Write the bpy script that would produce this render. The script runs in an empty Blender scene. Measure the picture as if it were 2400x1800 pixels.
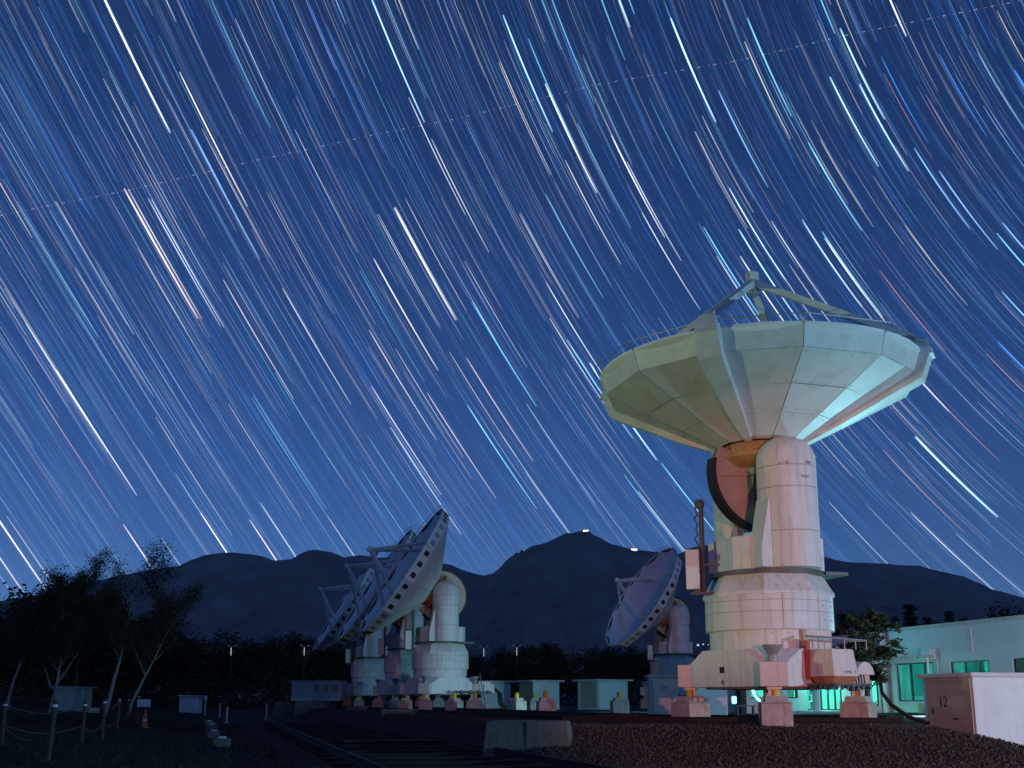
import bpy, bmesh, math, random
from mathutils import Vector, Matrix, Euler
R = math.radians
sc = bpy.context.scene
col = sc.collection

# ---------------------------------------------------------------- camera
F_PX, HORIZON, VP = 2500.0, 1640.0, 12500.0          # in pixels of a 2400 x 1800 frame
PITCH = 0.5 * math.asin(2 * F_PX / VP)
V0 = HORIZON - F_PX * math.tan(PITCH)
EYE = 0.7
cam_d = bpy.data.cameras.new('camera')
cam_d.sensor_width = 36.0
cam_d.lens = 36.0 * F_PX / 2400.0
cam_d.shift_y = (V0 - 900.0) / 2400.0
cam_d.clip_start, cam_d.clip_end = 0.5, 90000.0
cam = bpy.data.objects.new('camera', cam_d)
col.objects.link(cam)
cam.location = (0, 0, EYE)
cam.rotation_euler = (math.pi / 2 + PITCH, 0, 0)
sc.camera = cam

# ---------------------------------------------------------------- sky, moon, exposure
world = bpy.data.worlds.new('World')
sc.world = world
world.use_nodes = True
wn, wl = world.node_tree.nodes, world.node_tree.links
wn.clear()
sky_n = wn.new('ShaderNodeTexSky')
sky_n.sky_type = 'NISHITA'
sky_n.sun_disc = False
SUN_EL, SUN_ROT = R(38), R(150)
sky_n.sun_elevation, sky_n.sun_rotation = SUN_EL, SUN_ROT
sky_n.altitude = 1350
sky_n.air_density, sky_n.dust_density, sky_n.ozone_density = 1.0, 0.35, 3.0
tint = wn.new('ShaderNodeMix'); tint.data_type = 'RGBA'; tint.blend_type = 'MULTIPLY'
tint.inputs[0].default_value = 1.0
tint.inputs[7].default_value = (0.315, 0.53, 1.0, 1)
bg = wn.new('ShaderNodeBackground')
bg.inputs['Strength'].default_value = 0.051
wo = wn.new('ShaderNodeOutputWorld')
wl.new(sky_n.outputs[0], tint.inputs[6]); wl.new(tint.outputs[2], bg.inputs[0]); wl.new(bg.outputs[0], wo.inputs[0])

sun_d = bpy.data.lights.new('moon', 'SUN')
sun_d.energy, sun_d.angle, sun_d.color = 0.02, R(0.5), (1.0, 0.97, 0.92)
sun = bpy.data.objects.new('moon', sun_d); col.objects.link(sun)
sdir = Vector((math.sin(SUN_ROT) * math.cos(SUN_EL), math.cos(SUN_ROT) * math.cos(SUN_EL), math.sin(SUN_EL)))
sun.rotation_euler = sdir.to_track_quat('Z', 'Y').to_euler()

sc.view_settings.view_transform = 'Standard'
sc.view_settings.look = 'None'
sc.view_settings.gamma = 1.0
sc.view_settings.use_curve_mapping = False
sc.view_settings.exposure = 0.0
sc.render.engine = 'CYCLES'
cy = sc.cycles
cy.use_denoising = True
cy.max_bounces = 5; cy.diffuse_bounces = 2; cy.glossy_bounces = 2; cy.transmission_bounces = 3
cy.transparent_max_bounces = 12
cy.caustics_reflective = False; cy.caustics_refractive = False
cy.sample_clamp_indirect = 4.0
sc.render.film_transparent = False

# ---------------------------------------------------------------- helpers
def at(u, v, Y):
    """the point at distance Y ahead that lies in the direction of photo pixel (u, v)"""
    x, y = (u - 1200) / F_PX, (V0 - v) / F_PX
    t = Y / (math.cos(PITCH) - y * math.sin(PITCH))
    return Vector((t * x, Y, EYE + t * (math.sin(PITCH) + y * math.cos(PITCH))))

def direction(u, v):
    x, y = (u - 1200) / F_PX, (V0 - v) / F_PX
    return Vector((x, math.cos(PITCH) - y * math.sin(PITCH), math.sin(PITCH) + y * math.cos(PITCH))).normalized()

def sstep(a, b, x):
    t = min(1.0, max(0.0, (x - a) / (b - a)))
    return t * t * (3 - 2 * t)

class MB:
    """collects vertices and faces, then links them as ONE mesh object"""
    def __init__(s): s.v, s.f = [], []
    def add(s, verts, faces):
        b = len(s.v); s.v += [tuple(p) for p in verts]; s.f += [tuple(b + i for i in f) for f in faces]; return s
    def box(s, x0, x1, y0, y1, z0, z1, m=None):
        vs = [Vector(p) for p in ((x0,y0,z0),(x1,y0,z0),(x1,y1,z0),(x0,y1,z0),(x0,y0,z1),(x1,y0,z1),(x1,y1,z1),(x0,y1,z1))]
        if m: vs = [m @ p for p in vs]
        return s.add(vs, [(0,3,2,1),(4,5,6,7),(0,1,5,4),(1,2,6,5),(2,3,7,6),(3,0,4,7)])
    def hexa(s, bot, top):
        n = len(bot)
        f = [tuple(reversed(range(n))), tuple(range(n, 2*n))]
        f += [(i, (i+1) % n, n + (i+1) % n, n + i) for i in range(n)]
        return s.add(list(bot) + list(top), f)
    def prism(s, pts, z0, z1, m=None):
        b = [Vector((p[0], p[1], z0)) for p in pts]; t = [Vector((p[0], p[1], z1)) for p in pts]
        if m: b = [m @ p for p in b]; t = [m @ p for p in t]
        return s.hexa(b, t)
    def slab(s, pts, axis, a, b):
        """polygon in a vertical plane: pts (h, z), extruded along 'x' or 'y' from a to b"""
        if axis == 'y': return s.hexa([Vector((p[0], b, p[1])) for p in pts], [Vector((p[0], a, p[1])) for p in pts])
        return s.hexa([Vector((a, p[0], p[1])) for p in pts], [Vector((b, p[0], p[1])) for p in pts])
    def lathe(s, prof, n=32, cx=0, cy=0, a0=0.0, clampy=None):
        b = len(s.v); k = len(prof)
        for i in range(n):
            a = a0 + 2 * math.pi * i / n
            for r, z in prof:
                y = r * math.sin(a)
                if clampy is not None: y = min(y, clampy) if clampy > 0 else max(y, clampy)
                s.v.append((cx + r * math.cos(a), cy + y, z))
        for i in range(n):
            j = (i + 1) % n
            for q in range(k - 1):
                s.f.append((b + i*k + q, b + j*k + q, b + j*k + q + 1, b + i*k + q + 1))
        if prof[0][0] > 1e-6: s.f.append(tuple(b + i*k for i in reversed(range(n))))
        if prof[-1][0] > 1e-6: s.f.append(tuple(b + i*k + k - 1 for i in range(n)))
        return s
    def tube(s, pts, r, n=6, closed=False):
        pts = [Vector(p) for p in pts]; b = len(s.v); k = len(pts)
        rs = r if isinstance(r, (list, tuple)) else [r] * k
        up = Vector((0.13, 0.21, 0.97))
        for i, p in enumerate(pts):
            if closed: d = pts[(i+1) % k] - pts[i-1]
            else: d = pts[min(i+1, k-1)] - pts[max(i-1, 0)]
            d.normalize()
            u = d.cross(up)
            if u.length < 1e-3: u = d.cross(Vector((1, 0, 0)))
            u.normalize(); w = d.cross(u)
            for q in range(n):
                a = 2 * math.pi * q / n
                s.v.append(tuple(p + (u * math.cos(a) + w * math.sin(a)) * rs[i]))
        for i in range(k if closed else k - 1):
            j = (i + 1) % k
            for q in range(n):
                s.f.append((b + i*n + q, b + i*n + (q+1) % n, b + j*n + (q+1) % n, b + j*n + q))
        if not closed:
            s.f.append(tuple(b + q for q in reversed(range(n)))); s.f.append(tuple(b + (k-1)*n + q for q in range(n)))
        return s
    def beam(s, p0, p1, w, h, up=(0, 0, 1)):
        p0, p1 = Vector(p0), Vector(p1); d = (p1 - p0).normalized()
        u = d.cross(Vector(up)); 
        if u.length < 1e-4: u = d.cross(Vector((1, 0, 0)))
        u.normalize(); w2 = u.cross(d)
        c = [(-1,-1),(1,-1),(1,1),(-1,1)]
        return s.hexa([p0 + u*a*w/2 + w2*b_*h/2 for a, b_ in c], [p1 + u*a*w/2 + w2*b_*h/2 for a, b_ in c])
    def mesh(s, name, smooth=None):
        me = bpy.data.meshes.new(name); me.from_pydata(s.v, [], s.f); me.update()
        bm = bmesh.new(); bm.from_mesh(me); bmesh.ops.recalc_face_normals(bm, faces=bm.faces); bm.to_mesh(me); bm.free()
        if smooth is not None:
            me.set_sharp_from_angle(angle=R(smooth))
            for p in me.polygons: p.use_smooth = True
        return me
    def build(s, name, mat, parent=None, smooth=None, bevel=0, loc=None, rot=None):
        return obj(name, s.mesh(name, smooth), mat, parent, bevel, loc, rot)

def obj(name, me, mat=None, parent=None, bevel=0, loc=None, rot=None):
    if mat is not None and len(me.materials) == 0: me.materials.append(mat)
    o = bpy.data.objects.new(name, me); col.objects.link(o)
    if parent: o.parent = parent
    if loc: o.location = loc
    if rot: o.rotation_euler = rot
    if bevel:
        b = o.modifiers.new('bevel', 'BEVEL'); b.width = bevel; b.segments = 2; b.limit_method = 'ANGLE'; b.angle_limit = R(35)
    return o

def tag(o, label=None, cat=None, group=None, kind=None):
    if label: o['label'] = label
    if cat: o['category'] = cat
    if group: o['group'] = group
    if kind: o['kind'] = kind
    return o

def empty(name, loc=(0, 0, 0), rz=0.0):
    o = bpy.data.objects.new(name, None); col.objects.link(o); o.location = loc; o.rotation_euler = (0, 0, rz); o.empty_display_size = 0.3
    return o

def copy_tree(o, parent=None):
    c = o.copy(); col.objects.link(c); c.parent = parent
    for ch in list(o.children): copy_tree(ch, c)
    return c

def text_part(name, body, size, mat, parent, loc, rot):
    cu = bpy.data.curves.new(name, 'FONT'); cu.body = body; cu.size = size; cu.align_x = 'CENTER'; cu.align_y = 'CENTER'; cu.extrude = 0.003; cu.resolution_u = 3
    tmp = bpy.data.objects.new(name, cu); col.objects.link(tmp)
    dg = bpy.context.evaluated_depsgraph_get(); me = bpy.data.meshes.new_from_object(tmp.evaluated_get(dg))
    bpy.data.objects.remove(tmp); me.materials.clear(); me.materials.append(mat); me.name = name
    o = bpy.data.objects.new(name, me); col.objects.link(o); o.parent = parent; o.location = loc; o.rotation_euler = rot
    return o

# ---------------------------------------------------------------- materials
def mat(name, base, rough=0.6, metal=0.0, var=0.0, scale=3.0, streak=False, dirt=None, dirt_amt=0.5, bump=0.0, bscale=20.0, spec=0.4, dirt_scale=1.3):
    m = bpy.data.materials.new(name); m.use_nodes = True
    n, l = m.node_tree.nodes, m.node_tree.links
    b = n['Principled BSDF']; b.inputs['Roughness'].default_value = rough; b.inputs['Metallic'].default_value = metal
    b.inputs['Specular IOR Level'].default_value = spec
    b.inputs['Base Color'].default_value = (*base, 1)
    if var or dirt or bump:
        tc = n.new('ShaderNodeTexCoord')
    out = None
    if var:
        nz = n.new('ShaderNodeTexNoise'); nz.inputs['Scale'].default_value = scale; nz.inputs['Detail'].default_value = 8; nz.inputs['Roughness'].default_value = 0.65
        l.new(tc.outputs['Object'], nz.inputs['Vector'])
        mr = n.new('ShaderNodeMapRange'); mr.inputs[1].default_value = 0.3; mr.inputs[2].default_value = 0.7; mr.inputs[3].default_value = 1 - var; mr.inputs[4].default_value = 1 + var
        l.new(nz.outputs[0], mr.inputs[0])
        mx = n.new('ShaderNodeMix'); mx.data_type = 'RGBA'; mx.blend_type = 'MULTIPLY'; mx.inputs[0].default_value = 1.0
        mx.inputs[6].default_value = (*base, 1); l.new(mr.outputs[0], mx.inputs[7]); out = mx.outputs[2]
    if dirt:
        mp = n.new('ShaderNodeMapping'); l.new(tc.outputs['Object'], mp.inputs['Vector'])
        mp.inputs['Scale'].default_value = (6.0, 6.0, 0.35) if streak else (1, 1, 1)
        n2 = n.new('ShaderNodeTexNoise'); n2.inputs['Scale'].default_value = dirt_scale; n2.inputs['Detail'].default_value = 9; n2.inputs['Roughness'].default_value = 0.7
        l.new(mp.outputs[0], n2.inputs['Vector'])
        m2 = n.new('ShaderNodeMapRange'); m2.inputs[1].default_value = 0.5; m2.inputs[2].default_value = 0.78; m2.inputs[3].default_value = 0.0; m2.inputs[4].default_value = dirt_amt
        l.new(n2.outputs[0], m2.inputs[0])
        x2 = n.new('ShaderNodeMix'); x2.data_type = 'RGBA'; l.new(m2.outputs[0], x2.inputs[0])
        if out: l.new(out, x2.inputs[6])
        else: x2.inputs[6].default_value = (*base, 1)
        x2.inputs[7].default_value = (*dirt, 1); out = x2.outputs[2]
    if out: l.new(out, b.inputs['Base Color'])
    if bump:
        n3 = n.new('ShaderNodeTexNoise'); n3.inputs['Scale'].default_value = bscale; n3.inputs['Detail'].default_value = 6
        l.new(tc.outputs['Object'], n3.inputs['Vector'])
        bp = n.new('ShaderNodeBump'); bp.inputs['Strength'].default_value = bump; bp.inputs['Distance'].default_value = 0.05
        l.new(n3.outputs[0], bp.inputs['Height']); l.new(bp.outputs[0], b.inputs['Normal'])
    return m

def emit(name, color, strength, sampled=True):
    m = bpy.data.materials.new(name); m.use_nodes = True
    n, l = m.node_tree.nodes, m.node_tree.links; n.clear()
    e = n.new('ShaderNodeEmission'); e.inputs[0].default_value = (*color, 1); e.inputs[1].default_value = strength
    o = n.new('ShaderNodeOutputMaterial'); l.new(e.outputs[0], o.inputs[0])
    if not sampled: m.cycles.emission_sampling = 'NONE'
    return m

M = {}
M['paint'] = mat('antenna_white_paint', (0.62, 0.62, 0.60), 0.5, var=0.07, scale=1.6, streak=True, dirt=(0.24, 0.19, 0.14), dirt_amt=0.75, bump=0.06, bscale=6)
M['panel'] = mat('dish_panel_paint', (0.60, 0.60, 0.58), 0.5, var=0.07, scale=1.1, dirt=(0.30, 0.28, 0.23), dirt_amt=0.6, bump=0.10, bscale=3, dirt_scale=0.9)
M['mirror'] = mat('reflector_white_paint', (0.76, 0.77, 0.78), 0.55, var=0.10, scale=0.6, dirt=(0.42, 0.42, 0.43), dirt_amt=0.45)
M['block'] = mat('leg_block_lit_paint', (0.62, 0.54, 0.49), 0.55, var=0.07, scale=2, streak=True, dirt=(0.33, 0.25, 0.2), dirt_amt=0.5)  # white paint warmed: the pink lamp light is put into its colour
M['hub'] = mat('hub_primer_orange', (0.42, 0.24, 0.10), 0.6, var=0.2, scale=3)
M['wheel'] = mat('elevation_wheel_paint', (0.45, 0.40, 0.34), 0.6, var=0.08, scale=2, dirt=(0.2, 0.14, 0.1), dirt_amt=0.5)
M['seam'] = mat('panel_backing_dark', (0.05, 0.05, 0.05), 0.8)
M['seamline'] = mat('weld_seam', (0.36, 0.34, 0.31), 0.7)
M['rubber'] = mat('black_rubber', (0.018, 0.018, 0.018), 0.6)
M['steel'] = mat('dark_painted_steel', (0.10, 0.10, 0.10), 0.5, 0.2, var=0.2, scale=6)
M['grey'] = mat('grey_steel', (0.30, 0.30, 0.31), 0.5, 0.3, var=0.1)
M['rail'] = mat('rusty_rail_steel', (0.012, 0.010, 0.009), 0.7, 0.1, var=0.3, scale=8)
M['vent'] = mat('vent_dark', (0.02, 0.02, 0.02), 0.8)
M['red'] = mat('red_primer', (0.40, 0.10, 0.06), 0.55, var=0.12)
M['orange'] = mat('orange_underside', (0.40, 0.15, 0.07), 0.55, var=0.1)
M['yellow'] = mat('yellow_jack_paint', (0.60, 0.38, 0.02), 0.5, var=0.12, dirt=(0.2, 0.12, 0.04), dirt_amt=0.5)
M['pier'] = mat('pier_concrete', (0.44, 0.37, 0.32), 0.9, var=0.22, scale=4, streak=True, dirt=(0.10, 0.08, 0.06), dirt_amt=0.75, bump=0.3, bscale=9)
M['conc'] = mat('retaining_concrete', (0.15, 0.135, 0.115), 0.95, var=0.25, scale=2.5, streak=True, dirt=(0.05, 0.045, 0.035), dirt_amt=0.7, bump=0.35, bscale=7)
M['sleeper'] = mat('timber_sleeper', (0.025, 0.02, 0.017), 0.95, var=0.3, scale=6)
M['hut'] = mat('hut_white_render', (0.60, 0.60, 0.60), 0.8, var=0.07, scale=2, streak=True, dirt=(0.35, 0.33, 0.30), dirt_amt=0.4, bump=0.1, bscale=30)
M['hutdoor'] = mat('hut_beige_door', (0.40, 0.33, 0.27), 0.7, var=0.08, scale=2, streak=True, dirt=(0.2, 0.16, 0.12), dirt_amt=0.4)
M['hutroof'] = mat('hut_roof_slab', (0.50, 0.48, 0.47), 0.85, var=0.12, scale=3, dirt=(0.2, 0.18, 0.16), dirt_amt=0.5)
M['bwall'] = mat('building_render', (0.58, 0.60, 0.60), 0.85, var=0.05, scale=1.5, streak=True, dirt=(0.38, 0.39, 0.39), dirt_amt=0.4, bump=0.15, bscale=25)
M['wframe'] = mat('window_frame_dark', (0.03, 0.03, 0.035), 0.45)
M['blind'] = mat('teal_blind', (0.10, 0.42, 0.42), 0.8, var=0.08)
M['ink'] = mat('black_ink', (0.015, 0.015, 0.015), 0.7)
M['ink_orange'] = mat('orange_ink', (0.70, 0.25, 0.08), 0.7)
M['bark'] = mat('birch_bark', (0.34, 0.32, 0.28), 0.9, var=0.3, scale=5, dirt=(0.05, 0.045, 0.04), dirt_amt=0.9, dirt_scale=5)
M['darkbark'] = mat('dark_bark', (0.05, 0.04, 0.03), 0.95, var=0.3, scale=5)
M['leaf_birch'] = mat('birch_leaf', (0.05, 0.045, 0.02), 0.7, var=0.3, scale=0.8)
M['leaf_dark'] = mat('deciduous_leaf', (0.030, 0.034, 0.014), 0.8, var=0.4, scale=0.4)
M['leaf_con'] = mat('conifer_needle', (0.025, 0.035, 0.018), 0.8, var=0.3, scale=0.6)
M['leaf_pine'] = mat('garden_pine_needle', (0.022, 0.036, 0.012), 0.75, var=0.4, scale=1.5)
M['grass'] = mat('dark_grass', (0.020, 0.025, 0.008), 0.9, var=0.4, scale=1.0)
M['stone'] = mat('ballast_stone', (0.070, 0.050, 0.040), 0.9, var=0.5, scale=14)
M['post'] = mat('weathered_post', (0.075, 0.06, 0.042), 0.9, var=0.3, scale=5)
M['rope'] = mat('rope', (0.09, 0.08, 0.06), 0.9)
M['cone'] = mat('cone_orange', (0.75, 0.16, 0.03), 0.5, var=0.1)
M['white'] = mat('plain_white', (0.72, 0.72, 0.72), 0.6)
M['shed'] = mat('shed_grey_steel', (0.30, 0.33, 0.35), 0.6, 0.1, var=0.08)

glass = bpy.data.materials.new('window_glass'); glass.use_nodes = True
_n, _l = glass.node_tree.nodes, glass.node_tree.links; _n.clear()
_t = _n.new('ShaderNodeBsdfTransparent'); _t.inputs[0].default_value = (0.72, 0.88, 0.86, 1)
_g = _n.new('ShaderNodeBsdfGlossy'); _g.inputs['Roughness'].default_value = 0.03
_lw = _n.new('ShaderNodeLayerWeight'); _lw.inputs[0].default_value = 0.5
_pw = _n.new('ShaderNodeMath'); _pw.operation = 'POWER'; _pw.inputs[1].default_value = 5.0; _l.new(_lw.outputs['Facing'], _pw.inputs[0])
_fr = _n.new('ShaderNodeMath'); _fr.operation = 'MULTIPLY_ADD'; _fr.inputs[1].default_value = 0.9; _fr.inputs[2].default_value = 0.03; _l.new(_pw.outputs[0], _fr.inputs[0])
_ms = _n.new('ShaderNodeMixShader'); _o = _n.new('ShaderNodeOutputMaterial')
_l.new(_fr.outputs[0], _ms.inputs[0]); _l.new(_t.outputs[0], _ms.inputs[1]); _l.new(_g.outputs[0], _ms.inputs[2]); _l.new(_ms.outputs[0], _o.inputs[0])
M['glass'] = glass

# a roller blind lets some of the room's light through
_bm = M['blind']; _n, _l = _bm.node_tree.nodes, _bm.node_tree.links
_tr = _n.new('ShaderNodeBsdfTranslucent'); _tr.inputs[0].default_value = (0.16, 0.70, 0.66, 1)
_mx = _n.new('ShaderNodeMixShader'); _mx.inputs[0].default_value = 0.6
_l.new(_n['Principled BSDF'].outputs[0], _mx.inputs[1]); _l.new(_tr.outputs[0], _mx.inputs[2]); _l.new(_mx.outputs[0], _n['Material Output'].inputs[0])
# ---------------------------------------------------------------- terrain
def noise2(x, y, s=1.0):
    from mathutils import noise
    return noise.noise(Vector((x * s, y * s, 3.7)))

def smin(*a): return min(a)
def height(x, y):
    # raised track bed: a west arm running away from the camera and an arm passing under the near antenna
    d1 = (x - 2.0) * 0.26 + (y - 30.3) * 0.966
    d2 = (x - 1.2) * 0.963 + (y - 27.9) * 0.268
    d3 = max(10.7 - x, y - 38.0)
    m = smin(sstep(-5.6, 0.5, d1), sstep(-1.5, 0.2, d2), sstep(-2.5, 0.3, d3))
    m *= sstep(150, 120, y) if y > 120 else 1.0
    z = -0.75 + 0.75 * m
    dl = -((x + 2.6) * 0.963 + (y - 21) * 0.268)          # left of the lower rails
    z += 1.45 * sstep(0.0, 1.0, (dl - 5.0) / 26.0) * sstep(20, 75, y) + 0.25 * sstep(2, 6, dl)
    z += 0.035 * noise2(x, y, 0.9) + 0.05 * noise2(x, y, 0.23)
    if y > 110: z += 0.8 * sstep(110, 170, y)
    return z

def axis(lo, hi, fine0, fine1, step, grow=1.16):
    a = []; x = fine0
    while x <= fine1: a.append(x); x += step
    s = step; x = fine1
    while x < hi: s *= grow; x += s; a.append(min(x, hi))
    s = step; x = fine0; b = []
    while x > lo: s *= grow; x -= s; b.append(max(x, lo))
    return sorted(set(b + a))
xs = axis(-16000, 16000, -42, 32, 0.42)
ys = axis(-6000, 16000, 19, 62, 0.42)
gv, gf = [], []
for y in ys:
    for x in xs: gv.append((x, y, height(x, y)))
nx = len(xs)
for j in range(len(ys) - 1):
    for i in range(nx - 1):
        a = j * nx + i; gf.append((a, a + 1, a + 1 + nx, a + nx))
gme = bpy.data.meshes.new('ground'); gme.from_pydata(gv, [], gf); gme.update()
for p in gme.polygons: p.use_smooth = True
gm = bpy.data.materials.new('ground_soil'); gm.use_nodes = True
n, l = gm.node_tree.nodes, gm.node_tree.links
b = n['Principled BSDF']; b.inputs['Roughness'].default_value = 0.95; b.inputs['Specular IOR Level'].default_value = 0.15
tc = n.new('ShaderNodeTexCoord')
nz = n.new('ShaderNodeTexNoise'); nz.inputs['Scale'].default_value = 9.0; nz.inputs['Detail'].default_value = 10; nz.inputs['Roughness'].default_value = 0.75
vo = n.new('ShaderNodeTexVoronoi'); vo.inputs['Scale'].default_value = 14.0
l.new(tc.outputs['Object'], nz.inputs['Vector']); l.new(tc.outputs['Object'], vo.inputs['Vector'])
cr = n.new('ShaderNodeValToRGB'); cr.color_ramp.elements[0].position = 0.3; cr.color_ramp.elements[1].position = 0.72
cr.color_ramp.elements[0].color = (0.016, 0.012, 0.010, 1); cr.color_ramp.elements[1].color = (0.060, 0.045, 0.036, 1)
l.new(nz.outputs[0], cr.inputs[0])
# grassy ground to the left of the tracks
sx = n.new('ShaderNodeSeparateXYZ'); l.new(tc.outputs['Object'], sx.inputs[0])
mA = n.new('ShaderNodeMath'); mA.operation = 'MULTIPLY_ADD'; mA.inputs[1].default_value = 0.268; l.new(sx.outputs[1], mA.inputs[0])
mB = n.new('ShaderNodeMath'); mB.operation = 'MULTIPLY_ADD'; mB.inputs[1].default_value = 0.963; l.new(sx.outputs[0], mB.inputs[0]); l.new(mA.outputs[0], mB.inputs[2])
mA.inputs[2].default_value = 0.0
n5 = n.new('ShaderNodeTexNoise'); n5.inputs['Scale'].default_value = 0.8; n5.inputs['Detail'].default_value = 5; l.new(tc.outputs['Object'], n5.inputs['Vector'])
mC = n.new('ShaderNodeMath'); mC.operation = 'MULTIPLY_ADD'; mC.inputs[1].default_value = 3.0; l.new(n5.outputs[0], mC.inputs[0]); l.new(mB.outputs[0], mC.inputs[2])
mD = n.new('ShaderNodeMapRange'); mD.inputs[1].default_value = 1.8; mD.inputs[2].default_value = 0.2; l.new(mC.outputs[0], mD.inputs[0])
mxg = n.new('ShaderNodeMix'); mxg.data_type = 'RGBA'; l.new(mD.outputs[0], mxg.inputs[0]); l.new(cr.outputs[0], mxg.inputs[6]); mxg.inputs[7].default_value = (0.016, 0.020, 0.007, 1)
l.new(mxg.outputs[2], b.inputs['Base Color'])
bp = n.new('ShaderNodeBump'); bp.inputs['Strength'].default_value = 0.9; bp.inputs['Distance'].default_value = 0.06
l.new(vo.outputs['Distance'], bp.inputs['Height']); l.new(bp.outputs[0], b.inputs['Normal'])
tag(obj('ground', gme, gm), kind='structure')

# ---------------------------------------------------------------- mountains (a real range about 6 km away)
ridge_px = [(-500,1500),(-200,1455),(0,1408),(120,1390),(215,1362),(325,1340),(418,1326),(450,1312),(478,1302),(500,1298),(521,1294),(545,1296),(586,1298),(615,1304),(640,1313),(665,1312),(684,1310),(700,1300),(722,1291),(738,1288),(752,1291),(776,1293),(790,1299),(808,1307),(830,1303),(845,1300),(880,1306),(955,1308),(1058,1324),(1085,1337),(1134,1349),(1156,1343),(1172,1331),(1183,1318),(1197,1305),(1206,1299),(1209,1292),(1215,1298),(1221,1285),(1226,1293),(1243,1282),(1262,1277),(1297,1264),(1316,1255),(1329,1249),(1340,1250),(1356,1245),(1378,1243),(1389,1253),(1410,1262),(1432,1275),(1486,1288),(1530,1293),(1573,1295),(1595,1297),(1615,1286),(1628,1282),(1660,1278),(1693,1276),(1760,1284),(1920,1302),(1985,1318),(2030,1319),(2083,1321),(2110,1325),(2154,1326),(2200,1338),(2257,1351),(2300,1368),(2322,1380),(2360,1390),(2400,1402),(2700,1450),(3100,1500)]
random.seed(11)
def ridge_v(u):
    for (u0, v0), (u1, v1) in zip(ridge_px, ridge_px[1:]):
        if u0 <= u <= u1: return v0 + (v1 - v0) * (u - u0) / (u1 - u0)
    return 1500
us = []
u = -500.0
while u <= 3100: us.append(u); u += 6.0
NR = 46
mv, mf = [], []
YR = 6200.0
from mathutils import noise as mnoise
for i, u in enumerate(us):
    top = at(u, ridge_v(u), YR)
    for k in range(NR + 8):
        if k <= NR:
            t = k / NR                                    # 0 at the foot, 1 at the crest
            Y = 2300 + (YR - 2300) * t
            x = top.x * (0.45 + 0.55 * t) if False else top.x * (Y / YR) ** 0.6
            zc = top.z * (0.18 * t + 0.82 * t ** 1.8)
            nn = mnoise.fractal(Vector((x * 0.0016, Y * 0.0016, 0.3)), 1.0, 2.0, 6) * 170 * math.sin(math.pi * min(1, t)) ** 0.8
            gully = abs(mnoise.noise(Vector((x * 0.0028, Y * 0.0006, 5.1)))) * 150 * math.sin(math.pi * t)
            z = zc + nn - gully + (mnoise.noise(Vector((x * 0.012, 0, 9))) * 5 if k == NR else 0)
        else:
            t = (k - NR) / 7.0; Y = YR + 1800 * t; x = top.x * (Y / YR); z = top.z * (1 - 0.5 * t)
        mv.append((x, Y, max(z, -20)))
K = NR + 8
for i in range(len(us) - 1):
    for k in range(K - 1):
        a = i * K + k; mf.append((a, a + K, a + K + 1, a + 1))
mme = bpy.data.meshes.new('mountains'); mme.from_pydata(mv, [], mf); mme.update()
for p in mme.polygons: p.use_smooth = True
M['mountain'] = mat('wooded_mountain', (0.17, 0.16, 0.16), 1.0, var=0.35, scale=0.006, spec=0.0)
tag(obj('mountains', mme, M['mountain']), kind='structure')

# ---------------------------------------------------------------- the sky's stars: arcs about the celestial pole
POLE_AZ, POLE_ALT, ARC = R(69.5), R(36.0), R(7.3)
pole = Vector((math.sin(POLE_AZ) * math.cos(POLE_ALT), math.cos(POLE_AZ) * math.cos(POLE_ALT), math.sin(POLE_ALT)))
e1 = Vector((0, 0, 1)).cross(pole).normalized(); e2 = pole.cross(e1)
RS = 30000.0
PXW = RS / F_PX
def ha_dec(d): return math.atan2(d.dot(e2), d.dot(e1)), math.asin(max(-1, min(1, d.dot(pole))))
def sky_dir(H, D): return pole * math.sin(D) + (e1 * math.cos(H) + e2 * math.sin(H)) * math.cos(D)
star_mat = bpy.data.materials.new('star_light'); star_mat.use_nodes = True
n, l = star_mat.node_tree.nodes, star_mat.node_tree.links; n.clear()
atn = n.new('ShaderNodeAttribute'); atn.attribute_name = 'star_colour'
em = n.new('ShaderNodeEmission'); em.inputs[1].default_value = 1.0; l.new(atn.outputs['Color'], em.inputs[0])
tr = n.new('ShaderNodeBsdfTransparent'); ad = n.new('ShaderNodeAddShader'); oo = n.new('ShaderNodeOutputMaterial')
l.new(em.outputs[0], ad.inputs[0]); l.new(tr.outputs[0], ad.inputs[1]); l.new(ad.outputs[0], oo.inputs[0])
star_mat.cycles.emission_sampling = 'NONE'

def arc(H0, H1, D, w_px, seg):
    vs, fs = [], []
    for i in range(seg + 1):
        H = H0 + (H1 - H0) * i / seg
        hw = w_px * 0.5 * PXW / RS
        for s in (-1, 1): vs.append(sky_dir(H, D + s * hw) * RS)
    for i in range(seg): fs.append((2*i, 2*i + 1, 2*i + 3, 2*i + 2))
    return vs, fs
def star_mesh(items):
    V, Fc, C = [], [], []
    for vs, fs, c in items:
        b0 = len(V); V += [tuple(p) for p in vs]; Fc += [tuple(b0 + q for q in f) for f in fs]; m_ = len(vs) // 2 - 1
        for i in range(len(vs)):
            t = (i // 2) / max(1, m_); k = 1.0 if len(vs) < 8 else (0.80 + 0.20 * math.sin(t * 5 + b0)) * min(1.0, 0.45 + 6 * t) * min(1.0, 0.45 + 6 * (1 - t)); C.append((c[0] * k, c[1] * k, c[2] * k))
    me = bpy.data.meshes.new('star_trail'); me.from_pydata(V, [], Fc); me.update()
    ca = me.color_attributes.new('star_colour', 'FLOAT_COLOR', 'POINT')
    flat = []
    for c in C: flat += [c[0], c[1], c[2], 1.0]
    ca.data.foreach_set('color', flat)
    me.materials.append(star_mat)
    return me
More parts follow.
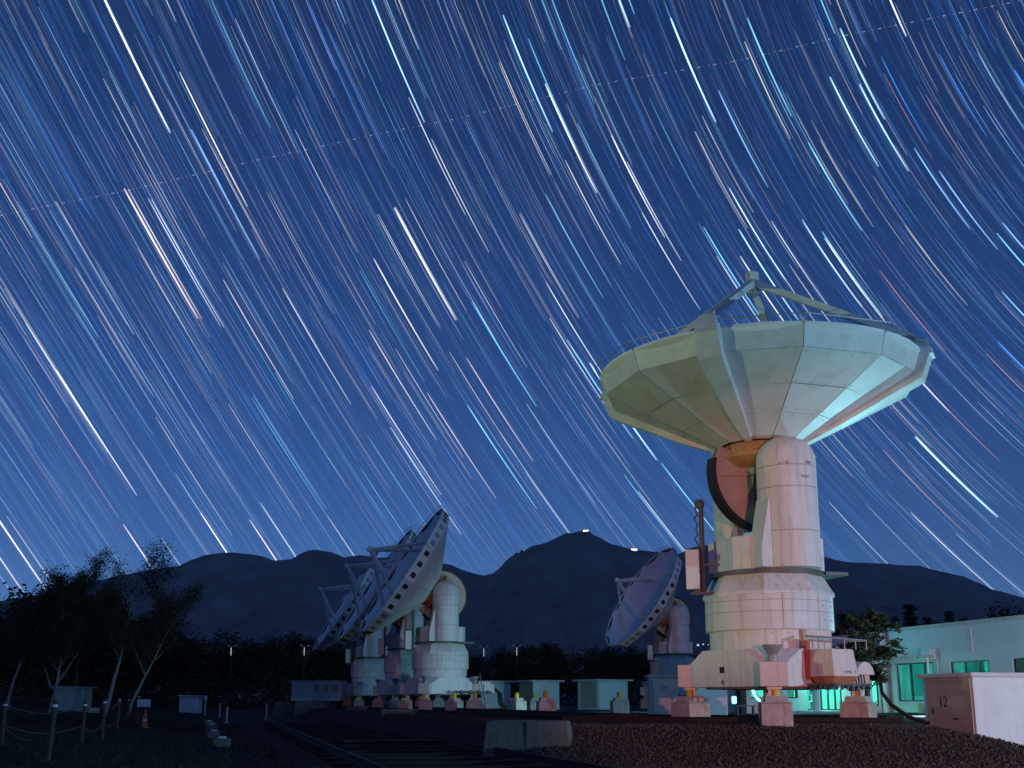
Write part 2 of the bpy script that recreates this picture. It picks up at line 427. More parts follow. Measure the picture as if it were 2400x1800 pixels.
COL = {'w': (0.85, 0.92, 1.0), 'c': (0.20, 0.70, 1.0), 'b': (0.05, 0.26, 1.0), 'l': (0.26, 0.54, 1.0), 'y': (1.0, 0.91, 0.76), 'p': (1.0, 0.78, 0.72), 'o': (0.9, 0.42, 0.20)}
# bright stars: E = end of the trail seen at pixel, S = its beginning
bright = """E399,311,7,w E580,484,5,y E699,360,3,y E75,557,4,p E272,367,3,l E414,510,3,w E434,577,2,y E84,351,2,w E752,260,3,b E690,209,2,w E396,369,2,b E605,257,2,l
S301,444,4,y S355,467,4,w S448,303,5,l S405,302,3,l S632,452,2,y S691,303,3,w S473,301,3,y E995,287,6,c E981,115,4,y E1000,227,3,c S1179,35,6,c S1278,196,6,w S1238,90,4,c S1168,145,3,y
E1277,97,3,w E1315,115,4,c E1393,242,4,c E1476,64,7,c E1487,33,5,c S1572,42,7,c E1465,141,4,c S1366,128,3,c S1433,317,5,w S1469,378,4,w S1325,376,4,w S927,485,4,w S958,228,4,w S1011,325,4,w
S1279,455,4,c E1137,181,2,w S1090,281,3,l S887,502,3,w S950,465,3,y S1505,498,4,w S1219,498,3,w S1752,42,5,c S1969,66,6,c S1945,180,6,c S2014,197,6,c S1745,97,4,y E2001,216,3,b E1957,79,5,c
E2124,85,6,w E2199,215,2,y S2065,132,4,b S2201,126,4,b S2143,347,5,l S2201,400,5,l S1894,333,5,c S1922,326,3,y S1684,212,5,l S1707,437,4,c S2304,247,3,l S2350,522,5,l S2336,546,5,c S2378,164,5,b
S1880,514,4,w S1927,543,5,c S1637,522,3,l E2030,157,3,y E2186,373,2,o E2291,415,2,o E2335,125,3,b S2337,25,3,y S2121,528,3,y E464,747,6,p E517,765,4,w S523,655,4,p E496,876,3,y S662,675,4,w
E779,733,2,y E550,1115,3,b S174,722,3,l S176,626,3,w S277,777,3,l S132,867,5,w S87,920,3,o S593,925,3,c S365,977,3,y S535,946,3,p S411,1110,3,w S445,987,2,w S324,1052,2,w S610,1178,4,w E1069,751,6,y
S876,606,5,y E1030,769,3,w S865,773,4,y S1107,707,5,c S1053,824,3,y S1093,838,4,p S1001,920,4,p S871,905,4,y S915,1001,4,y S1095,949,5,c S1280,662,4,w S1288,745,4,w S1329,796,5,c S1382,850,7,c
S1089,612,3,w S927,817,3,y S894,673,2,w E1356,747,3,w S1360,1112,2,w S1550,1085,5,c S1462,1112,4,c S1495,1150,4,y S1362,945,2,y S2145,1023,8,c E2077,757,5,y S2061,633,3,o S2311,828,3,o S2338,800,5,b
S2348,683,5,l E2225,965,5,w E2022,723,4,l S2069,1054,3,o E2345,1082,3,o E2197,1012,3,l E2028,1104,3,w S2135,1202,4,w E2183,1133,3,l E1947,726,4,w E112,1388,6,p E58,1393,5,p S14,1207,3,y S289,1229,5,p
S470,1202,5,w S585,1218,5,p S379,1261,3,w S767,1208,3,w E1293,409,3,y E1120,470,2,l E1395,1180,3,w S1231,1105,3,w S845,1097,3,c S861,1020,3,c E812,1140,3,c E760,1200,3,c S1170,1010,3,w E1660,250,3,l E2320,1225,3,l
S1850,620,3,y S1680,600,4,w S1735,600,5,w S1805,600,3,y E1842,658,4,w E1787,749,5,c E1871,750,6,c S1990,800,3,w S2290,940,3,l E2185,1050,3,w S2240,1250,3,w E2380,1190,3,l E2140,1380,3,w E2230,1380,2,w"""
random.seed(5)
items_big = []
for tok in bright.split():
    k = tok[0]; u, v, w, c = tok[1:].split(',')
    H, D = ha_dec(direction(float(u), float(v))); w = float(w)
    H0, H1 = (H, H - ARC) if k == 'S' else (H + ARC, H)
    s = {8: 2.3, 7: 2.0, 6: 1.7, 5: 1.35, 4: 1.0, 3: 0.70, 2: 0.42}[int(w)]
    bw = COL[c]; 
    if w >= 6: bw = tuple(0.7 * q + 0.3 for q in bw)
    items_big.append((w, arc(H0, H1, D, max(1.3, w * 0.50), 14), tuple(q * s for q in bw)))
# many fainter stars, spread evenly over the part of the sky in view and well round it
faint = []
tints = ['l', 'l', 'b', 'b', 'c', 'w', 'l', 'y', 'b', 'l', 'b', 'w', 'c', 'b', 'l', 'b', 'p', 'w', 'c', 'b', 'l', 'w']
cands = 0
while cands < 20000:
    az = random.uniform(-100, 100); z = random.uniform(-0.04, 1.0)
    c = math.sqrt(1 - z * z)
    d = Vector((math.sin(R(az)) * c, math.cos(R(az)) * c, z))
    H, D = ha_dec(d); cands += 1
    mag = random.random() ** 4.2
    col_ = COL[random.choice(tints)]
    if mag > 0.95: w, s = random.uniform(1.8, 2.6), random.uniform(0.28, 0.45)
    elif mag > 0.5: w, s = random.uniform(1.3, 1.9), random.uniform(0.14, 0.28)
    else: w, s = random.uniform(1.0, 1.6), 0.02 + 0.30 * mag + random.uniform(0, 0.05)
    s *= 0.22 + 0.78 * sstep(-0.02, 0.30, z)
    faint.append((s * w, arc(H + ARC / 2, H - ARC / 2, D, w, 8), tuple(q * s * 1.55 for q in col_)))
# dense streaks (open clusters) seen in the left half
for (u, v, n_, spread) in ((20, 250, 26, 0.9), (150, 860, 16, 0.6), (1000, 1130, 12, 0.25), (1000, 180, 8, 0.5)):
    H, D = ha_dec(direction(u, v))
    for q in range(n_):
        s = random.uniform(0.05, 0.16); w = random.uniform(1.3, 2.0)
        faint.append((s * w, arc(H + ARC / 2 + R(random.uniform(-2, 2)), H - ARC / 2 + R(random.uniform(-2, 2)), D + R(random.uniform(-spread, spread)), w, 8), tuple(x * s for x in COL[random.choice('lcb')])))
sky = tag(empty('sky'), kind='structure')
nb = len(items_big)
rest = faint
for w, (vs, fs), c in items_big: obj('star_trail', star_mesh([(vs, fs, c)]), None, sky)
sf = obj('faint_star_trails', star_mesh([(vs, fs, c) for _, (vs, fs), c in rest]), None, sky); sf['kind'] = 'stuff'
# aircraft lights strung across the sky: beads of light far off
def beads(pts, step, seq, size):
    out = []; acc = 0.0; k = 0
    P = [Vector((x, y)) for x, y in pts]
    for a, b_ in zip(P, P[1:]):
        L = (b_ - a).length
        while acc < L:
            q = a + (b_ - a) * acc / L; cset = seq[k % len(seq)]; k += 1
            for off in cset[1]:
                d = direction(q.x + off, q.y - off * 0.2)
                r_ = d.cross(Vector((0, 0, 1))).normalized(); u_ = r_.cross(d)
                hs = size * PXW * cset[2]
                out.append(([d * RS * 0.995 + (r_ * math.cos(t * math.pi / 3) + u_ * math.sin(t * math.pi / 3)) * hs for t in range(6)], [(0, 1, 2, 3, 4, 5)], cset[0]))
            acc += step * random.uniform(0.9, 1.1)
        acc -= L
    return out
wl_, rd = (0.26, 0.30, 0.36), (0.36, 0.06, 0.07)
seq1 = [(wl_, (0, 4), 1.0), (tuple(q * 0.4 for q in wl_), (0,), 0.8), (rd, (0,), 1.0)]
bd = beads([(0,505),(300,446),(608,374),(880,315),(1075,277),(1390,200),(1735,141),(1975,84),(2400,0)], 13, seq1, 1.3)
seq2 = [(rd, (0,), 0.7), (tuple(q * 0.4 for q in wl_), (0,), 0.8), (tuple(q * 0.25 for q in rd), (0,), 0.8)]
bd += beads([(0,955),(340,876),(640,780),(1100,690),(1500,600),(1900,500),(2400,405)], 15, seq2, 1.0)
bd += beads([(1920,1170),(2150,1050),(2400,915)], 10, [(tuple(q * 0.5 for q in rd), (0,), 0.8)], 0.9)
bo = obj('aircraft_lights', star_mesh(bd), None, sky); bo['kind'] = 'stuff'
# ---------------------------------------------------------------- radio antennas
AX = 7.35                                     # height of the elevation axis
def P3(r, a, z): return Vector((r * math.cos(a), r * math.sin(a), z))
PROF = [(1.28, 0.84), (2.35, 1.36), (4.65, 2.52), (4.85, 3.18)]      # outside of the dish, in its own frame
def panel_mesh(ring, side):
    """side 0: both edges plain, 1: rib at the first edge, 2: rib at the second edge"""
    (r0, z0), (r1, z1) = PROF[ring], PROF[ring + 1]
    g = 0.011
    a0, a1 = R(-15), R(15)
    def corner(r, z, a, rib):
        p = P3(r / math.cos(R(15)) * math.cos(R(15)), a, z)
        inset = g + (rib * (0.05 + 0.055 * r) * 0.5 if rib else 0)
        t = Vector((-math.sin(a), math.cos(a), 0)) * (1 if a < 0 else -1)
        return p + t * inset
    nrm = Vector((z1 - z0, 0, -(r1 - r0))).normalized()
    sl = Vector((r1 - r0, 0, z1 - z0)).normalized() * g
    A = corner(r0, z0, a0, 1 if side == 1 else 0) + sl; B = corner(r0, z0, a1, 1 if side == 2 else 0) + sl
    C = corner(r1, z1, a1, 1 if side == 2 else 0) - sl; D = corner(r1, z1, a0, 1 if side == 1 else 0) - sl
    m = MB(); m.hexa([A - nrm * 0.03, B - nrm * 0.03, C - nrm * 0.03, D - nrm * 0.03], [A, B, C, D])
    return m.mesh('back_panel')
PANELS = {(k, s): panel_mesh(k, s) for k in range(3) for s in range(3)}
def bolts_mesh(ring):
    (r0, z0), (r1, z1) = PROF[ring], PROF[ring + 1]
    nrm = Vector((z1 - z0, 0, -(r1 - r0))).normalized(); m = MB()
    pos = []
    for t in ((0.06, 0.5, 0.94) if ring == 1 else (0.1, 0.9)):
        for f in (-0.86, -0.3, 0.3, 0.86): pos.append((t, f))
    for t, f in pos:
        r, z = r0 + (r1 - r0) * t, z0 + (z1 - z0) * t
        p = Vector((r * math.cos(R(15)), r * math.sin(R(15)) * f, z)) + nrm * 0.004
        m.box(-0.012, 0.012, -0.012, 0.012, -0.010, 0.010, Matrix.Translation(p))
    return m.mesh('bolt_heads')
BOLTS = [bolts_mesh(k) for k in range(3)]
def seam_mesh():
    (r0, z0), (r1, z1) = PROF[1], PROF[2]; t = 0.46
    r, z = r0 + (r1 - r0) * t, z0 + (z1 - z0) * t
    nrm = Vector((z1 - z0, 0, -(r1 - r0))).normalized()
    h = r * math.sin(R(15)) * 0.97
    m = MB(); p = Vector((r * math.cos(R(15)), 0, z)) + nrm * 0.001
    m.box(-0.006, 0.006, -h, h, -0.006, 0.004, Matrix.Translation(p)); return m.mesh('panel_joint')
SEAM = seam_mesh()
VENT = MB().box(-0.012, 0.012, -0.16, 0.16, -0.16, 0.16).mesh('vent')
COVER = MB().box(-0.012, 0.012, -0.16, 0.16, -0.16, 0.16).mesh('vent_cover')
def rib_mesh():
    m = MB(); secs = []
    for (r, z), w, o in ((PROF[0], 0.22, 0.06), (PROF[1], 0.42, 0.15), (PROF[2], 0.68, 0.24), ((4.90, 3.24), 0.64, 0.22)):
        secs.append((r, z, w, o))
    out = []
    for i, (r, z, w, o) in enumerate(secs):
        d = Vector((secs[min(i+1, 3)][0] - secs[max(i-1, 0)][0], 0, secs[min(i+1, 3)][1] - secs[max(i-1, 0)][1])).normalized()
        nn = Vector((d.z, 0, -d.x))
        p = Vector((r, 0, z))
        out.append([p - nn * 0.22 + Vector((0, -w/2, 0)), p - nn * 0.22 + Vector((0, w/2, 0)), p + nn * o + Vector((0, w/2, 0)), p + nn * o + Vector((0, -w/2, 0))])
    V = [q for s_ in out for q in s_]; Fs = [(3, 2, 1, 0), (12, 13, 14, 15)]
    for i in range(3):
        for q in range(4): Fs.append((4*i + q, 4*i + (q+1) % 4, 4*i + 4 + (q+1) % 4, 4*i + 4 + q))
    m.add(V, Fs); return m.mesh('rib')
RIB = rib_mesh()
CAP = MB().hexa([Vector(p) for p in ((4.62,-.325,3.0),(5.14,-.325,3.0),(5.14,.325,3.0),(4.62,.325,3.0))], [Vector(p) for p in ((4.66,-.22,3.50),(4.98,-.22,3.50),(4.98,.22,3.50),(4.66,.22,3.50))]).mesh('rib_cap')
BRK = MB().box(4.72, 4.9, -0.12, 0.12, 3.46, 3.54).tube([(4.86, 0.14, 3.46), (4.86, 0.14, 3.62)], 0.02).mesh('strut_bracket')
STRUT = MB().hexa([Vector(p) for p in ((4.80,-.11,3.40),(4.80,.11,3.40),(4.74,.11,3.62),(4.74,-.11,3.62))], [Vector(p) for p in ((.16,-.10,5.98),(.16,.10,5.98),(.16,.10,6.22),(.16,-.10,6.22))]).mesh('support_strut')
STRUT_IN = MB().hexa([Vector(p) for p in ((3.42,-.11,2.28),(3.42,.11,2.28),(3.36,.11,2.52),(3.36,-.11,2.52))], [Vector(p) for p in ((.16,-.10,5.23),(.16,.10,5.23),(.16,.10,5.47),(.16,-.10,5.47))]).box(3.25, 3.5, -.14, .14, 2.2, 2.32).mesh('support_strut')
CLAD = MB().lathe([(1.1, 0.84), (2.30, 1.41), (4.57, 2.56), (4.78, 3.12), (4.6, 2.80), (2.9, 1.85), (1.1, 1.25)], 12, a0=R(15)).mesh('backing_shell')
def mirror_mesh():
    pr = [(0.35 + (4.82 - 0.35) * i / 14, 0) for i in range(15)]
    pr = [(r, 1.42 + (3.17 - 1.42) * (r / 4.82) ** 2) for r, _ in pr]
    low = [(r, z - 0.07) for r, z in reversed(pr)]
    m = MB(); m.lathe(pr + low + [pr[0]], 48); 
    return m.mesh('reflector', 40)
MIRROR = mirror_mesh()
MHOLE = MB().lathe([(0, 1.40), (0.45, 1.40), (0.45, 1.47), (0.36, 1.47), (0.3, 1.55), (0, 1.55)], 20).mesh('feed_cover', 40)
def subreflector():
    m = MB().box(-.15, .15, -.15, .15, 6.24, 6.52).box(-.19, -.1, -.08, .08, 6.3, 6.46)
    return m.mesh('subreflector_housing')
SUBH = subreflector()
SUBM = MB().lathe([(0.0, 5.72), (0.12, 5.735), (0.2, 5.78), (0.215, 5.84), (0.12, 5.86), (0.12, 5.98), (0.17, 5.99), (0.17, 6.236), (0, 6.236)], 24).mesh('subreflector', 40)
def rail_ring():
    m = MB(); pts = [P3(5.02, R(15 + 30 * k), 3.33) for k in range(12)]
    m.tube(pts, 0.016, 5, closed=True)
    for k in range(12): m.tube([P3(4.83, R(15 + 30 * k), 3.1), P3(5.02, R(15 + 30 * k), 3.33)], 0.014, 4)
    return m.mesh('rim_rail')
RAIL = rail_ring()
HUB = MB().lathe([(0.9, 0.15), (1.22, 0.34), (1.3, 0.4), (1.3, 0.5), (1.12, 0.52), (1.12, 0.83), (0.6, 0.83)], 32).mesh('hub', 40)
# elevation wheel: a sector plate in the dish's XZ plane
def wheel():
    m = MB(); pts = []; a0, a1 = R(152), R(400)
    for i in range(41):
        a = a0 + (a1 - a0) * i / 40; pts.append((1.66 * math.cos(a), 1.66 * math.sin(a)))
    pts += [(0.75, 0.5), (-0.75, 0.5)]
    m.slab(pts, 'y', -0.18, -0.11); m.slab(pts, 'y', 0.11, 0.18)
    return m.mesh('elevation_wheel')
WHEEL = wheel()
def wheel_rim():
    m = MB(); a0, a1 = R(166), R(392); V, Fs = [], []
    for i in range(41):
        a = a0 + (a1 - a0) * i / 40
        for r, y in ((1.64, -0.22), (1.74, -0.22), (1.74, 0.22), (1.64, 0.22)): V.append((r * math.cos(a), y, r * math.sin(a)))
    for i in range(40):
        for q in range(4): Fs.append((4*i + q, 4*i + (q+1) % 4, 4*i + 4 + (q+1) % 4, 4*i + 4 + q))
    Fs += [(0, 1, 2, 3), (163, 162, 161, 160)]
    m.add(V, Fs); return m.mesh('wheel_rim')
WRIM = wheel_rim()
def stiff(a): return MB().beam((0.35 * math.cos(a), -0.23, 0.35 * math.sin(a)), (1.5 * math.cos(a), -0.23, 1.5 * math.sin(a)), 0.09, 0.09, up=(0, 1, 0)).mesh('stiffener')
STIFF = [stiff(R(a)) for a in (160, 184, 222, 270, 318)]
# tower (azimuth part, elevation axis along local Y, near arm at -Y)
def arm_mesh(sgn):
    m = MB(); pr = [(0.85, 4.34), (0.85, 7.2), (0.845, 7.5)]
    for i in range(1, 8): a = R(90) * i / 7; pr.append((max(0.0, 0.845 * math.cos(a)), 7.5 + 0.72 * math.sin(a)))
    pr[-1] = (0.0, 8.22)
    m.lathe(pr, 40, cx=0.0, cy=0.0, clampy=0.62 * sgn)
    return m.mesh('yoke_arm', 35)
ARM_N, ARM_F = arm_mesh(1), arm_mesh(-1)
ASEAM = [MB().lathe([(0.853, z), (0.858, z + 0.006), (0.858, z + 0.022), (0.853, z + 0.028)], 40, clampy=0.615).mesh('weld_band') for z in (5.35, 6.6, 7.22)]
GASK = MB().tube([(-0.57, 0.64, 5.75), (-0.60, 0.66, 6.0), (-0.64, 0.66, 6.5), (-0.62, 0.66, 7.1), (-0.55, 0.66, 7.5), (-0.42, 0.66, 7.85), (-0.15, 0.64, 8.06), (0.1, 0.62, 8.1)], [0.05, 0.08, 0.09, 0.075, 0.06, 0.05, 0.04, 0.03], 6).mesh('gasket')
BUTT = MB().slab([(-0.55, 6.35), (-0.82, 6.35), (-1.12, 4.9), (-1.12, 4.345), (-0.55, 4.345)], 'y', -1.72, -1.02).mesh('arm_buttress')
def saddle():
    m = MB(); pts = []
    for x, y in ((-1.50, -.75), (-1.2, -1.2), (1.2, -1.2), (1.45, -.8), (1.45, .8), (1.2, 1.2), (-1.2, 1.2), (-1.5, .75)): pts.append((x, y))
    m.prism(pts, 4.345, 5.3); return m.mesh('saddle')
SADDLE = saddle()
YOKE = MB().box(-0.45, 0.45, -1.0, 1.0, -0.42, 0.42).lathe([(0.62, -0.05), (0.62, 0.3)], 20).mesh('axis_beam')
RINGP = MB().lathe([(1.2, 4.22), (1.68, 4.22), (1.68, 4.34), (1.2, 4.34)], 40).box(1.2, 1.95, -1.25, 0.2, 4.235, 4.33).mesh('turntable_ring', 35)
DRUM_LO = MB().lathe([(1.4, 2.05), (1.73, 2.05), (1.73, 2.62), (1.4, 2.62)], 48).mesh('lower_drum', 35)
DRUM = MB().lathe([(1.5, 2.615), (1.84, 2.615), (1.84, 3.62), (1.5, 3.7)], 48).mesh('drum', 35)
DRUM_T = MB().lathe([(1.5, 3.6), (1.90, 3.605), (1.90, 3.70), (1.60, 4.22), (1.2, 4.22)], 8, a0=R(12)).mesh('drum_shoulder')
def drum_lines():
    m = MB()
    for z in (2.62, 3.12, 3.44): m.lathe([(1.842, z), (1.847, z + .004), (1.847, z + .014), (1.842, z + .018)], 48)
    for k in range(10):
        a = 2 * math.pi * k / 10; m.box(-.006, .006, -.006, .006, 2.64, 3.6, Matrix.Translation((1.841 * math.cos(a), 1.841 * math.sin(a), 0)))
    return m.mesh('drum_seam')
DSEAM = drum_lines()
def base_frame():
    V, Fs = [], []; top = []; m = MB()
    for k in range(4):
        a = R(-90 + 90 * k); e = Vector((math.cos(a), math.sin(a), 0)); s = Vector((-math.sin(a), math.cos(a), 0))
        a2 = a + R(90); e_2 = Vector((math.cos(a2), math.sin(a2), 0)); s_2 = Vector((-math.sin(a2), math.cos(a2), 0))
        P = e * 2.32 + s * 0.375; Q = e_2 * 2.32 - s_2 * 0.375
        b = len(V); lo, hi = Vector((0, 0, 1.05)), Vector((0, 0, 2.08)); md = Vector((0, 0, 1.70))
        V += [P + lo, Q + lo, Q + md, P.lerp(Q, 0.80) + hi, P.lerp(Q, 0.20) + hi, P + md]
        Fs.append((b, b + 1, b + 2, b + 3, b + 4, b + 5)); top.append(b)
    ring_t, ring_b = [], []
    for k in range(4):
        b, nb_ = top[k], top[(k + 1) % 4]
        Fs.append((b + 3, b + 2, nb_ + 5, nb_ + 4))            # slope down to the leg
        Fs.append((b + 2, b + 1, nb_, nb_ + 5))                # end behind the leg block
        ring_t += [b + 4, b + 3]; ring_b += [b, b + 1]
    Fs.append(tuple(ring_t)); Fs.append(tuple(reversed(ring_b)))
    m.add(V, Fs); return m.mesh('base_frame')
BASE = base_frame()
LEG = MB().box(2.25, 2.68, -0.372, 0.372, 1.052, 1.698).mesh('leg_block')
CUP = MB().lathe([(0.11, 1.70), (0.13, 1.72), (0.13, 1.88), (0.16, 1.95), (0.27, 2.12), (0.28, 2.16), (0.24, 2.16), (0.1, 1.98)], 20, cx=2.42).box(2.24, 2.6, -.16, .16, 1.70, 1.715).mesh('sounding_horn', 40)
JACK = MB().box(2.16, 2.52, -0.20, 0.20, 0.98, 1.05).box(2.2, 2.27, -0.16, 0.16, 0.80, 0.98).box(2.42, 2.49, -0.17, -0.09, 0.80, 0.98).mesh('jack_frame')
JPOST = MB().lathe([(0.10, 0.80), (0.10, 1.0)], 14, cx=2.36).mesh('jack_post', 40)
SKIRT = MB().lathe([(0.3, 0.99), (1.9, 0.99), (1.9, 1.05), (0.3, 1.05)], 12).mesh('under_tray')
def drum_patch(): return MB().box(-0.014, 0.014, -0.085, 0.085, -0.085, 0.085).mesh('hatch')

def pier_mesh():
    m = MB(); m.hexa([Vector((x * .42, y * .42, -0.5)) for x, y in ((-1,-1),(1,-1),(1,1),(-1,1))], [Vector((x * .40, y * .40, 0.60)) for x, y in ((-1,-1),(1,-1),(1,1),(-1,1))])
    m.box(-.415, .415, -.415, .415, 0.603, 0.64)
    return m.mesh('footing')
PIER = pier_mesh()
PCAP = MB().hexa([Vector((x * .30, y * .30, 0.641)) for x, y in ((-1,-1),(1,-1),(1,1),(-1,1))], [Vector((x * .27, y * .27, 0.80)) for x, y in ((-1,-1),(1,-1),(1,1),(-1,1))]).mesh('pier_cap')
def pier(x, y, rz, label, group=None, z=0.0):
    r = empty('concrete_pier', (x, y, z), rz)
    tag(r, label, 'pier', group)
    obj('footing', PIER, M['pier'], r, 0.015); obj('pier_cap', PCAP, M['pier'], r, 0.012)
    return r

def antenna(name, x, y, z0, az, el, brot, label, near=False):
    root = empty(name, (x, y, z0)); tag(root, label, 'radio antenna', 'radio antennas of the array')
    def part(nm, me, m, rot=(0, 0, 0), loc=(0, 0, 0), parent=None, bevel=0):
        o = obj(nm, me, m, parent or root, bevel); o.location = loc; o.rotation_euler = rot; return o
    B = (0, 0, brot); A = (0, 0, az); dl = (0, 0, AX); th = -(math.pi / 2 - el); D = (0, th, az)
    base = part('base_frame', BASE, M['paint'], B, bevel=0.01)
    part('under_tray', SKIRT, M['steel'], B)
    for k in range(4):
        rr = (0, 0, brot + R(-90 + 90 * k))
        part('leg_block', LEG, M['block'], rr, bevel=0.01)
        if not near or k in (0, 2): part('sounding_horn', CUP, M['grey'], rr)
        part('jack_frame', JACK, M['block'], rr); part('jack_post', JPOST, M['yellow'], rr)
    part('lower_drum', DRUM_LO, M['paint'], A); d = part('drum', DRUM, M['paint'], A); part('drum_seam', DSEAM, M['seamline'], (0, 0, 0), parent=d)
    part('drum_shoulder', DRUM_T, M['paint'], A, bevel=0.008); part('turntable_ring', RINGP, M['steel'], A)
    part('saddle', SADDLE, M['paint'], A, bevel=0.01)
    off = Matrix.Rotation(az, 3, 'Z') @ Vector((0, -1.36, 0))
    a1 = part('yoke_arm', ARM_N, M['paint'], A, off); a2 = part('yoke_arm', ARM_F, M['paint'], A, -off)
    [part('weld_band', q_, M['seamline'], parent=a1) for q_ in ASEAM]; part('gasket', GASK, M['rubber'], parent=a1)
    part('arm_buttress', BUTT, M['paint'], A, bevel=0.01)
    part('axis_beam', YOKE, M['wheel'], D, dl); part('hub', HUB, M['hub'], D, dl)
    w = part('elevation_wheel', WHEEL, M['wheel'], D, dl); part('wheel_rim', WRIM, M['rubber'], parent=w)
    for s_ in STIFF: part('stiffener', s_, M['wheel'], parent=w)
    part('backing_shell', CLAD, M['seam'], D, dl); part('reflector', MIRROR, M['mirror'], D, dl); part('feed_cover', MHOLE, M['wheel'], D, dl)
    part('rim_rail', RAIL, M['grey'], D, dl)
    Md = Matrix.Rotation(az, 4, 'Z') @ Matrix.Rotation(th, 4, 'Y')
    for k in range(12):
        # sector k spans vertices at 15+30k and 45+30k; ribs stand at 45+90j
        side = 0 if not near else (2 if k % 3 == 0 else (1 if k % 3 == 1 else 0))
        e = (Md @ Matrix.Rotation(R(30 + 30 * k), 4, 'Z')).to_euler()
        for ring in range(3):
            pn = part('back_panel', PANELS[(ring, side)], M['panel'], e, dl)
            if near:
                part('bolt_heads', BOLTS[ring], M['grey'], parent=pn)
                if ring == 1: part('panel_joint', SEAM, M['seam'], parent=pn)
            elif ring == 2:
                for t in (-1.28, 0.0, 1.28):
                    lo = Vector((4.74 * math.cos(R(15)) + 0.008, t * 0.62, 2.80))
                    dark = (int(t * 10) + k) % 3 != 0
                    part('vent', VENT if dark else COVER, M['vent'] if dark else M['grey'], (0, R(17), 0), lo, parent=pn)
    for k in range(4):
        e = (Md @ Matrix.Rotation(R(45 + 90 * k), 4, 'Z')).to_euler()
        if near:
            rb = part('rib', RIB, M['panel'], e, dl, bevel=0.008); part('rib_cap', CAP, M['panel'], parent=rb, bevel=0.01); part('strut_bracket', BRK, M['grey'], parent=rb)
        part('support_strut', STRUT if near else STRUT_IN, M['panel'], e, dl)
    sb = part('subreflector', SUBM, M['grey'], D, dl if near else Vector(dl) + Md.to_3x3() @ Vector((0, 0, -.75))); part('subreflector_housing', SUBH, M['paint'], parent=sb, bevel=0.01)
    # equipment cabinet on a mast at the side of the tower
    Mb = Matrix.Rotation(R(-12) + (0 if near else R(20)), 4, 'Z')
    def p2(nm, m_, mt, bevel=0): 
        o = m_.build(nm, mt, root, bevel=bevel); o.rotation_euler = Mb.to_euler(); return o
    p2('equipment_cabinet', MB().box(-2.32, -1.93, -0.95, -0.55, 3.86, 5.02), M['paint'], 0.012)
    p2('cabinet_bracket', MB().box(-2.2, -1.5, -0.9, -0.6, 3.70, 3.78).box(-2.1, -1.9, -.85, -.65, 3.78, 3.86).box(-1.8, -1.45, -.8, -.7, 4.55, 4.62), M['steel'])
    mast = MB().tube([(-1.83, -0.72, 3.72), (-1.83, -0.72, 6.35)], 0.075, 8).lathe([(0.0, 6.56), (0.12, 6.52), (0.16, 6.4), (0.12, 6.28), (0, 6.26)], 12, cx=-1.87, cy=-.72)
    for q in range(5): mast.tube([(-1.95, -.75, 4.9 + .3 * q), (-1.99 - .05 * (q % 2), -.78, 5.05 + .3 * q), (-1.93, -.75, 5.2 + .3 * q)], 0.025, 5)
    p2('cable_mast', mast, M['steel'])
    p2('drive_motor', MB().lathe([(0.13, 5.3), (0.13, 5.5), (0.08, 5.52), (0.08, 5.62)], 12, cx=-0.85, cy=-0.95).box(-1.0, -.7, -1.05, -.85, 5.3, 5.36), M['grey'])
    return root

X0, Y0 = 7.56, 31.6
AZ = R(17.0)
main = antenna('radio_antenna', X0, Y0, 0.0, AZ, R(90), R(-12), 'large white radio antenna in front, its dish facing straight up', near=True)
# service box on the right front wall of the near antenna
sv = Matrix.Translation((0, 0, 0)) @ Matrix.Rotation(R(-57), 4, 'Z')    # local +X points out of the wall
def svp(nm, mb, mt, bevel=0, parent=main):
    o = mb.build(nm, mt, parent, bevel=bevel); o.rotation_euler = sv.to_euler(); return o
sb = svp('service_box', MB().hexa([Vector(p) for p in ((1.98,-.62,1.32),(2.78,-.55,1.32),(2.78,.42,1.32),(1.98,.50,1.32))], [Vector(p) for p in ((1.98,-.55,2.05),(2.70,-.50,2.05),(2.70,.36,2.05),(1.98,.42,2.05))]), M['block'], 0.012)
svp('box_underside', MB().hexa([Vector(p) for p in ((2.05,-.5,1.14),(2.66,-.5,1.14),(2.66,.36,1.14),(2.05,.36,1.14))], [Vector(p) for p in ((2.0,-.58,1.318),(2.75,-.53,1.318),(2.75,.40,1.318),(2.0,.46,1.318))]), M['orange'])
svp('box_side_plate', MB().box(1.82, 1.975, -.70, -.52, 1.25, 2.3), M['red'])
tray = MB().box(1.9, 2.9, -.66, .56, 1.08, 1.13)
for q in range(6): tray.box(2.0 + .16 * q, 2.05 + .16 * q, -.66, -.60, .98, 1.08).box(2.84, 2.9, -.6 + .2 * q, -.55 + .2 * q, .96, 1.08)
svp('cable_tray', tray, M['steel'])
rl = MB().tube([(1.9, -.6, 2.42), (2.72, -.52, 2.34), (2.72, .9, 2.30), (1.9, .95, 2.32)], 0.028, 6)
for p_, q_ in (((2.72, -.52), 2.34), ((2.72, .0), 2.32), ((2.72, .45), 2.31), ((2.72, .9), 2.30), ((2.3, -.56), 2.38)): rl.tube([(p_[0], p_[1], 2.05), (p_[0], p_[1], q_)], 0.018, 5)
svp('guard_rail', rl, M['grey'])
svp('access_panel', MB().box(1.7, 1.86, -.5, .5, 2.08, 2.62), M['block'], 0.01)
hood = MB(); hp = [(0.0, 1.38)] + [(0.36 - 0.36 * math.cos(R(q)), 1.38 + 0.36 * math.sin(R(q))) for q in (30, 60, 90, 120, 150, 180)]
hood.slab([(p[0] + 0.72, p[1]) for p in hp], 'x', 2.1, 2.5)
svp('cable_hood', hood, M['block'], 0.01)
hs = MB()
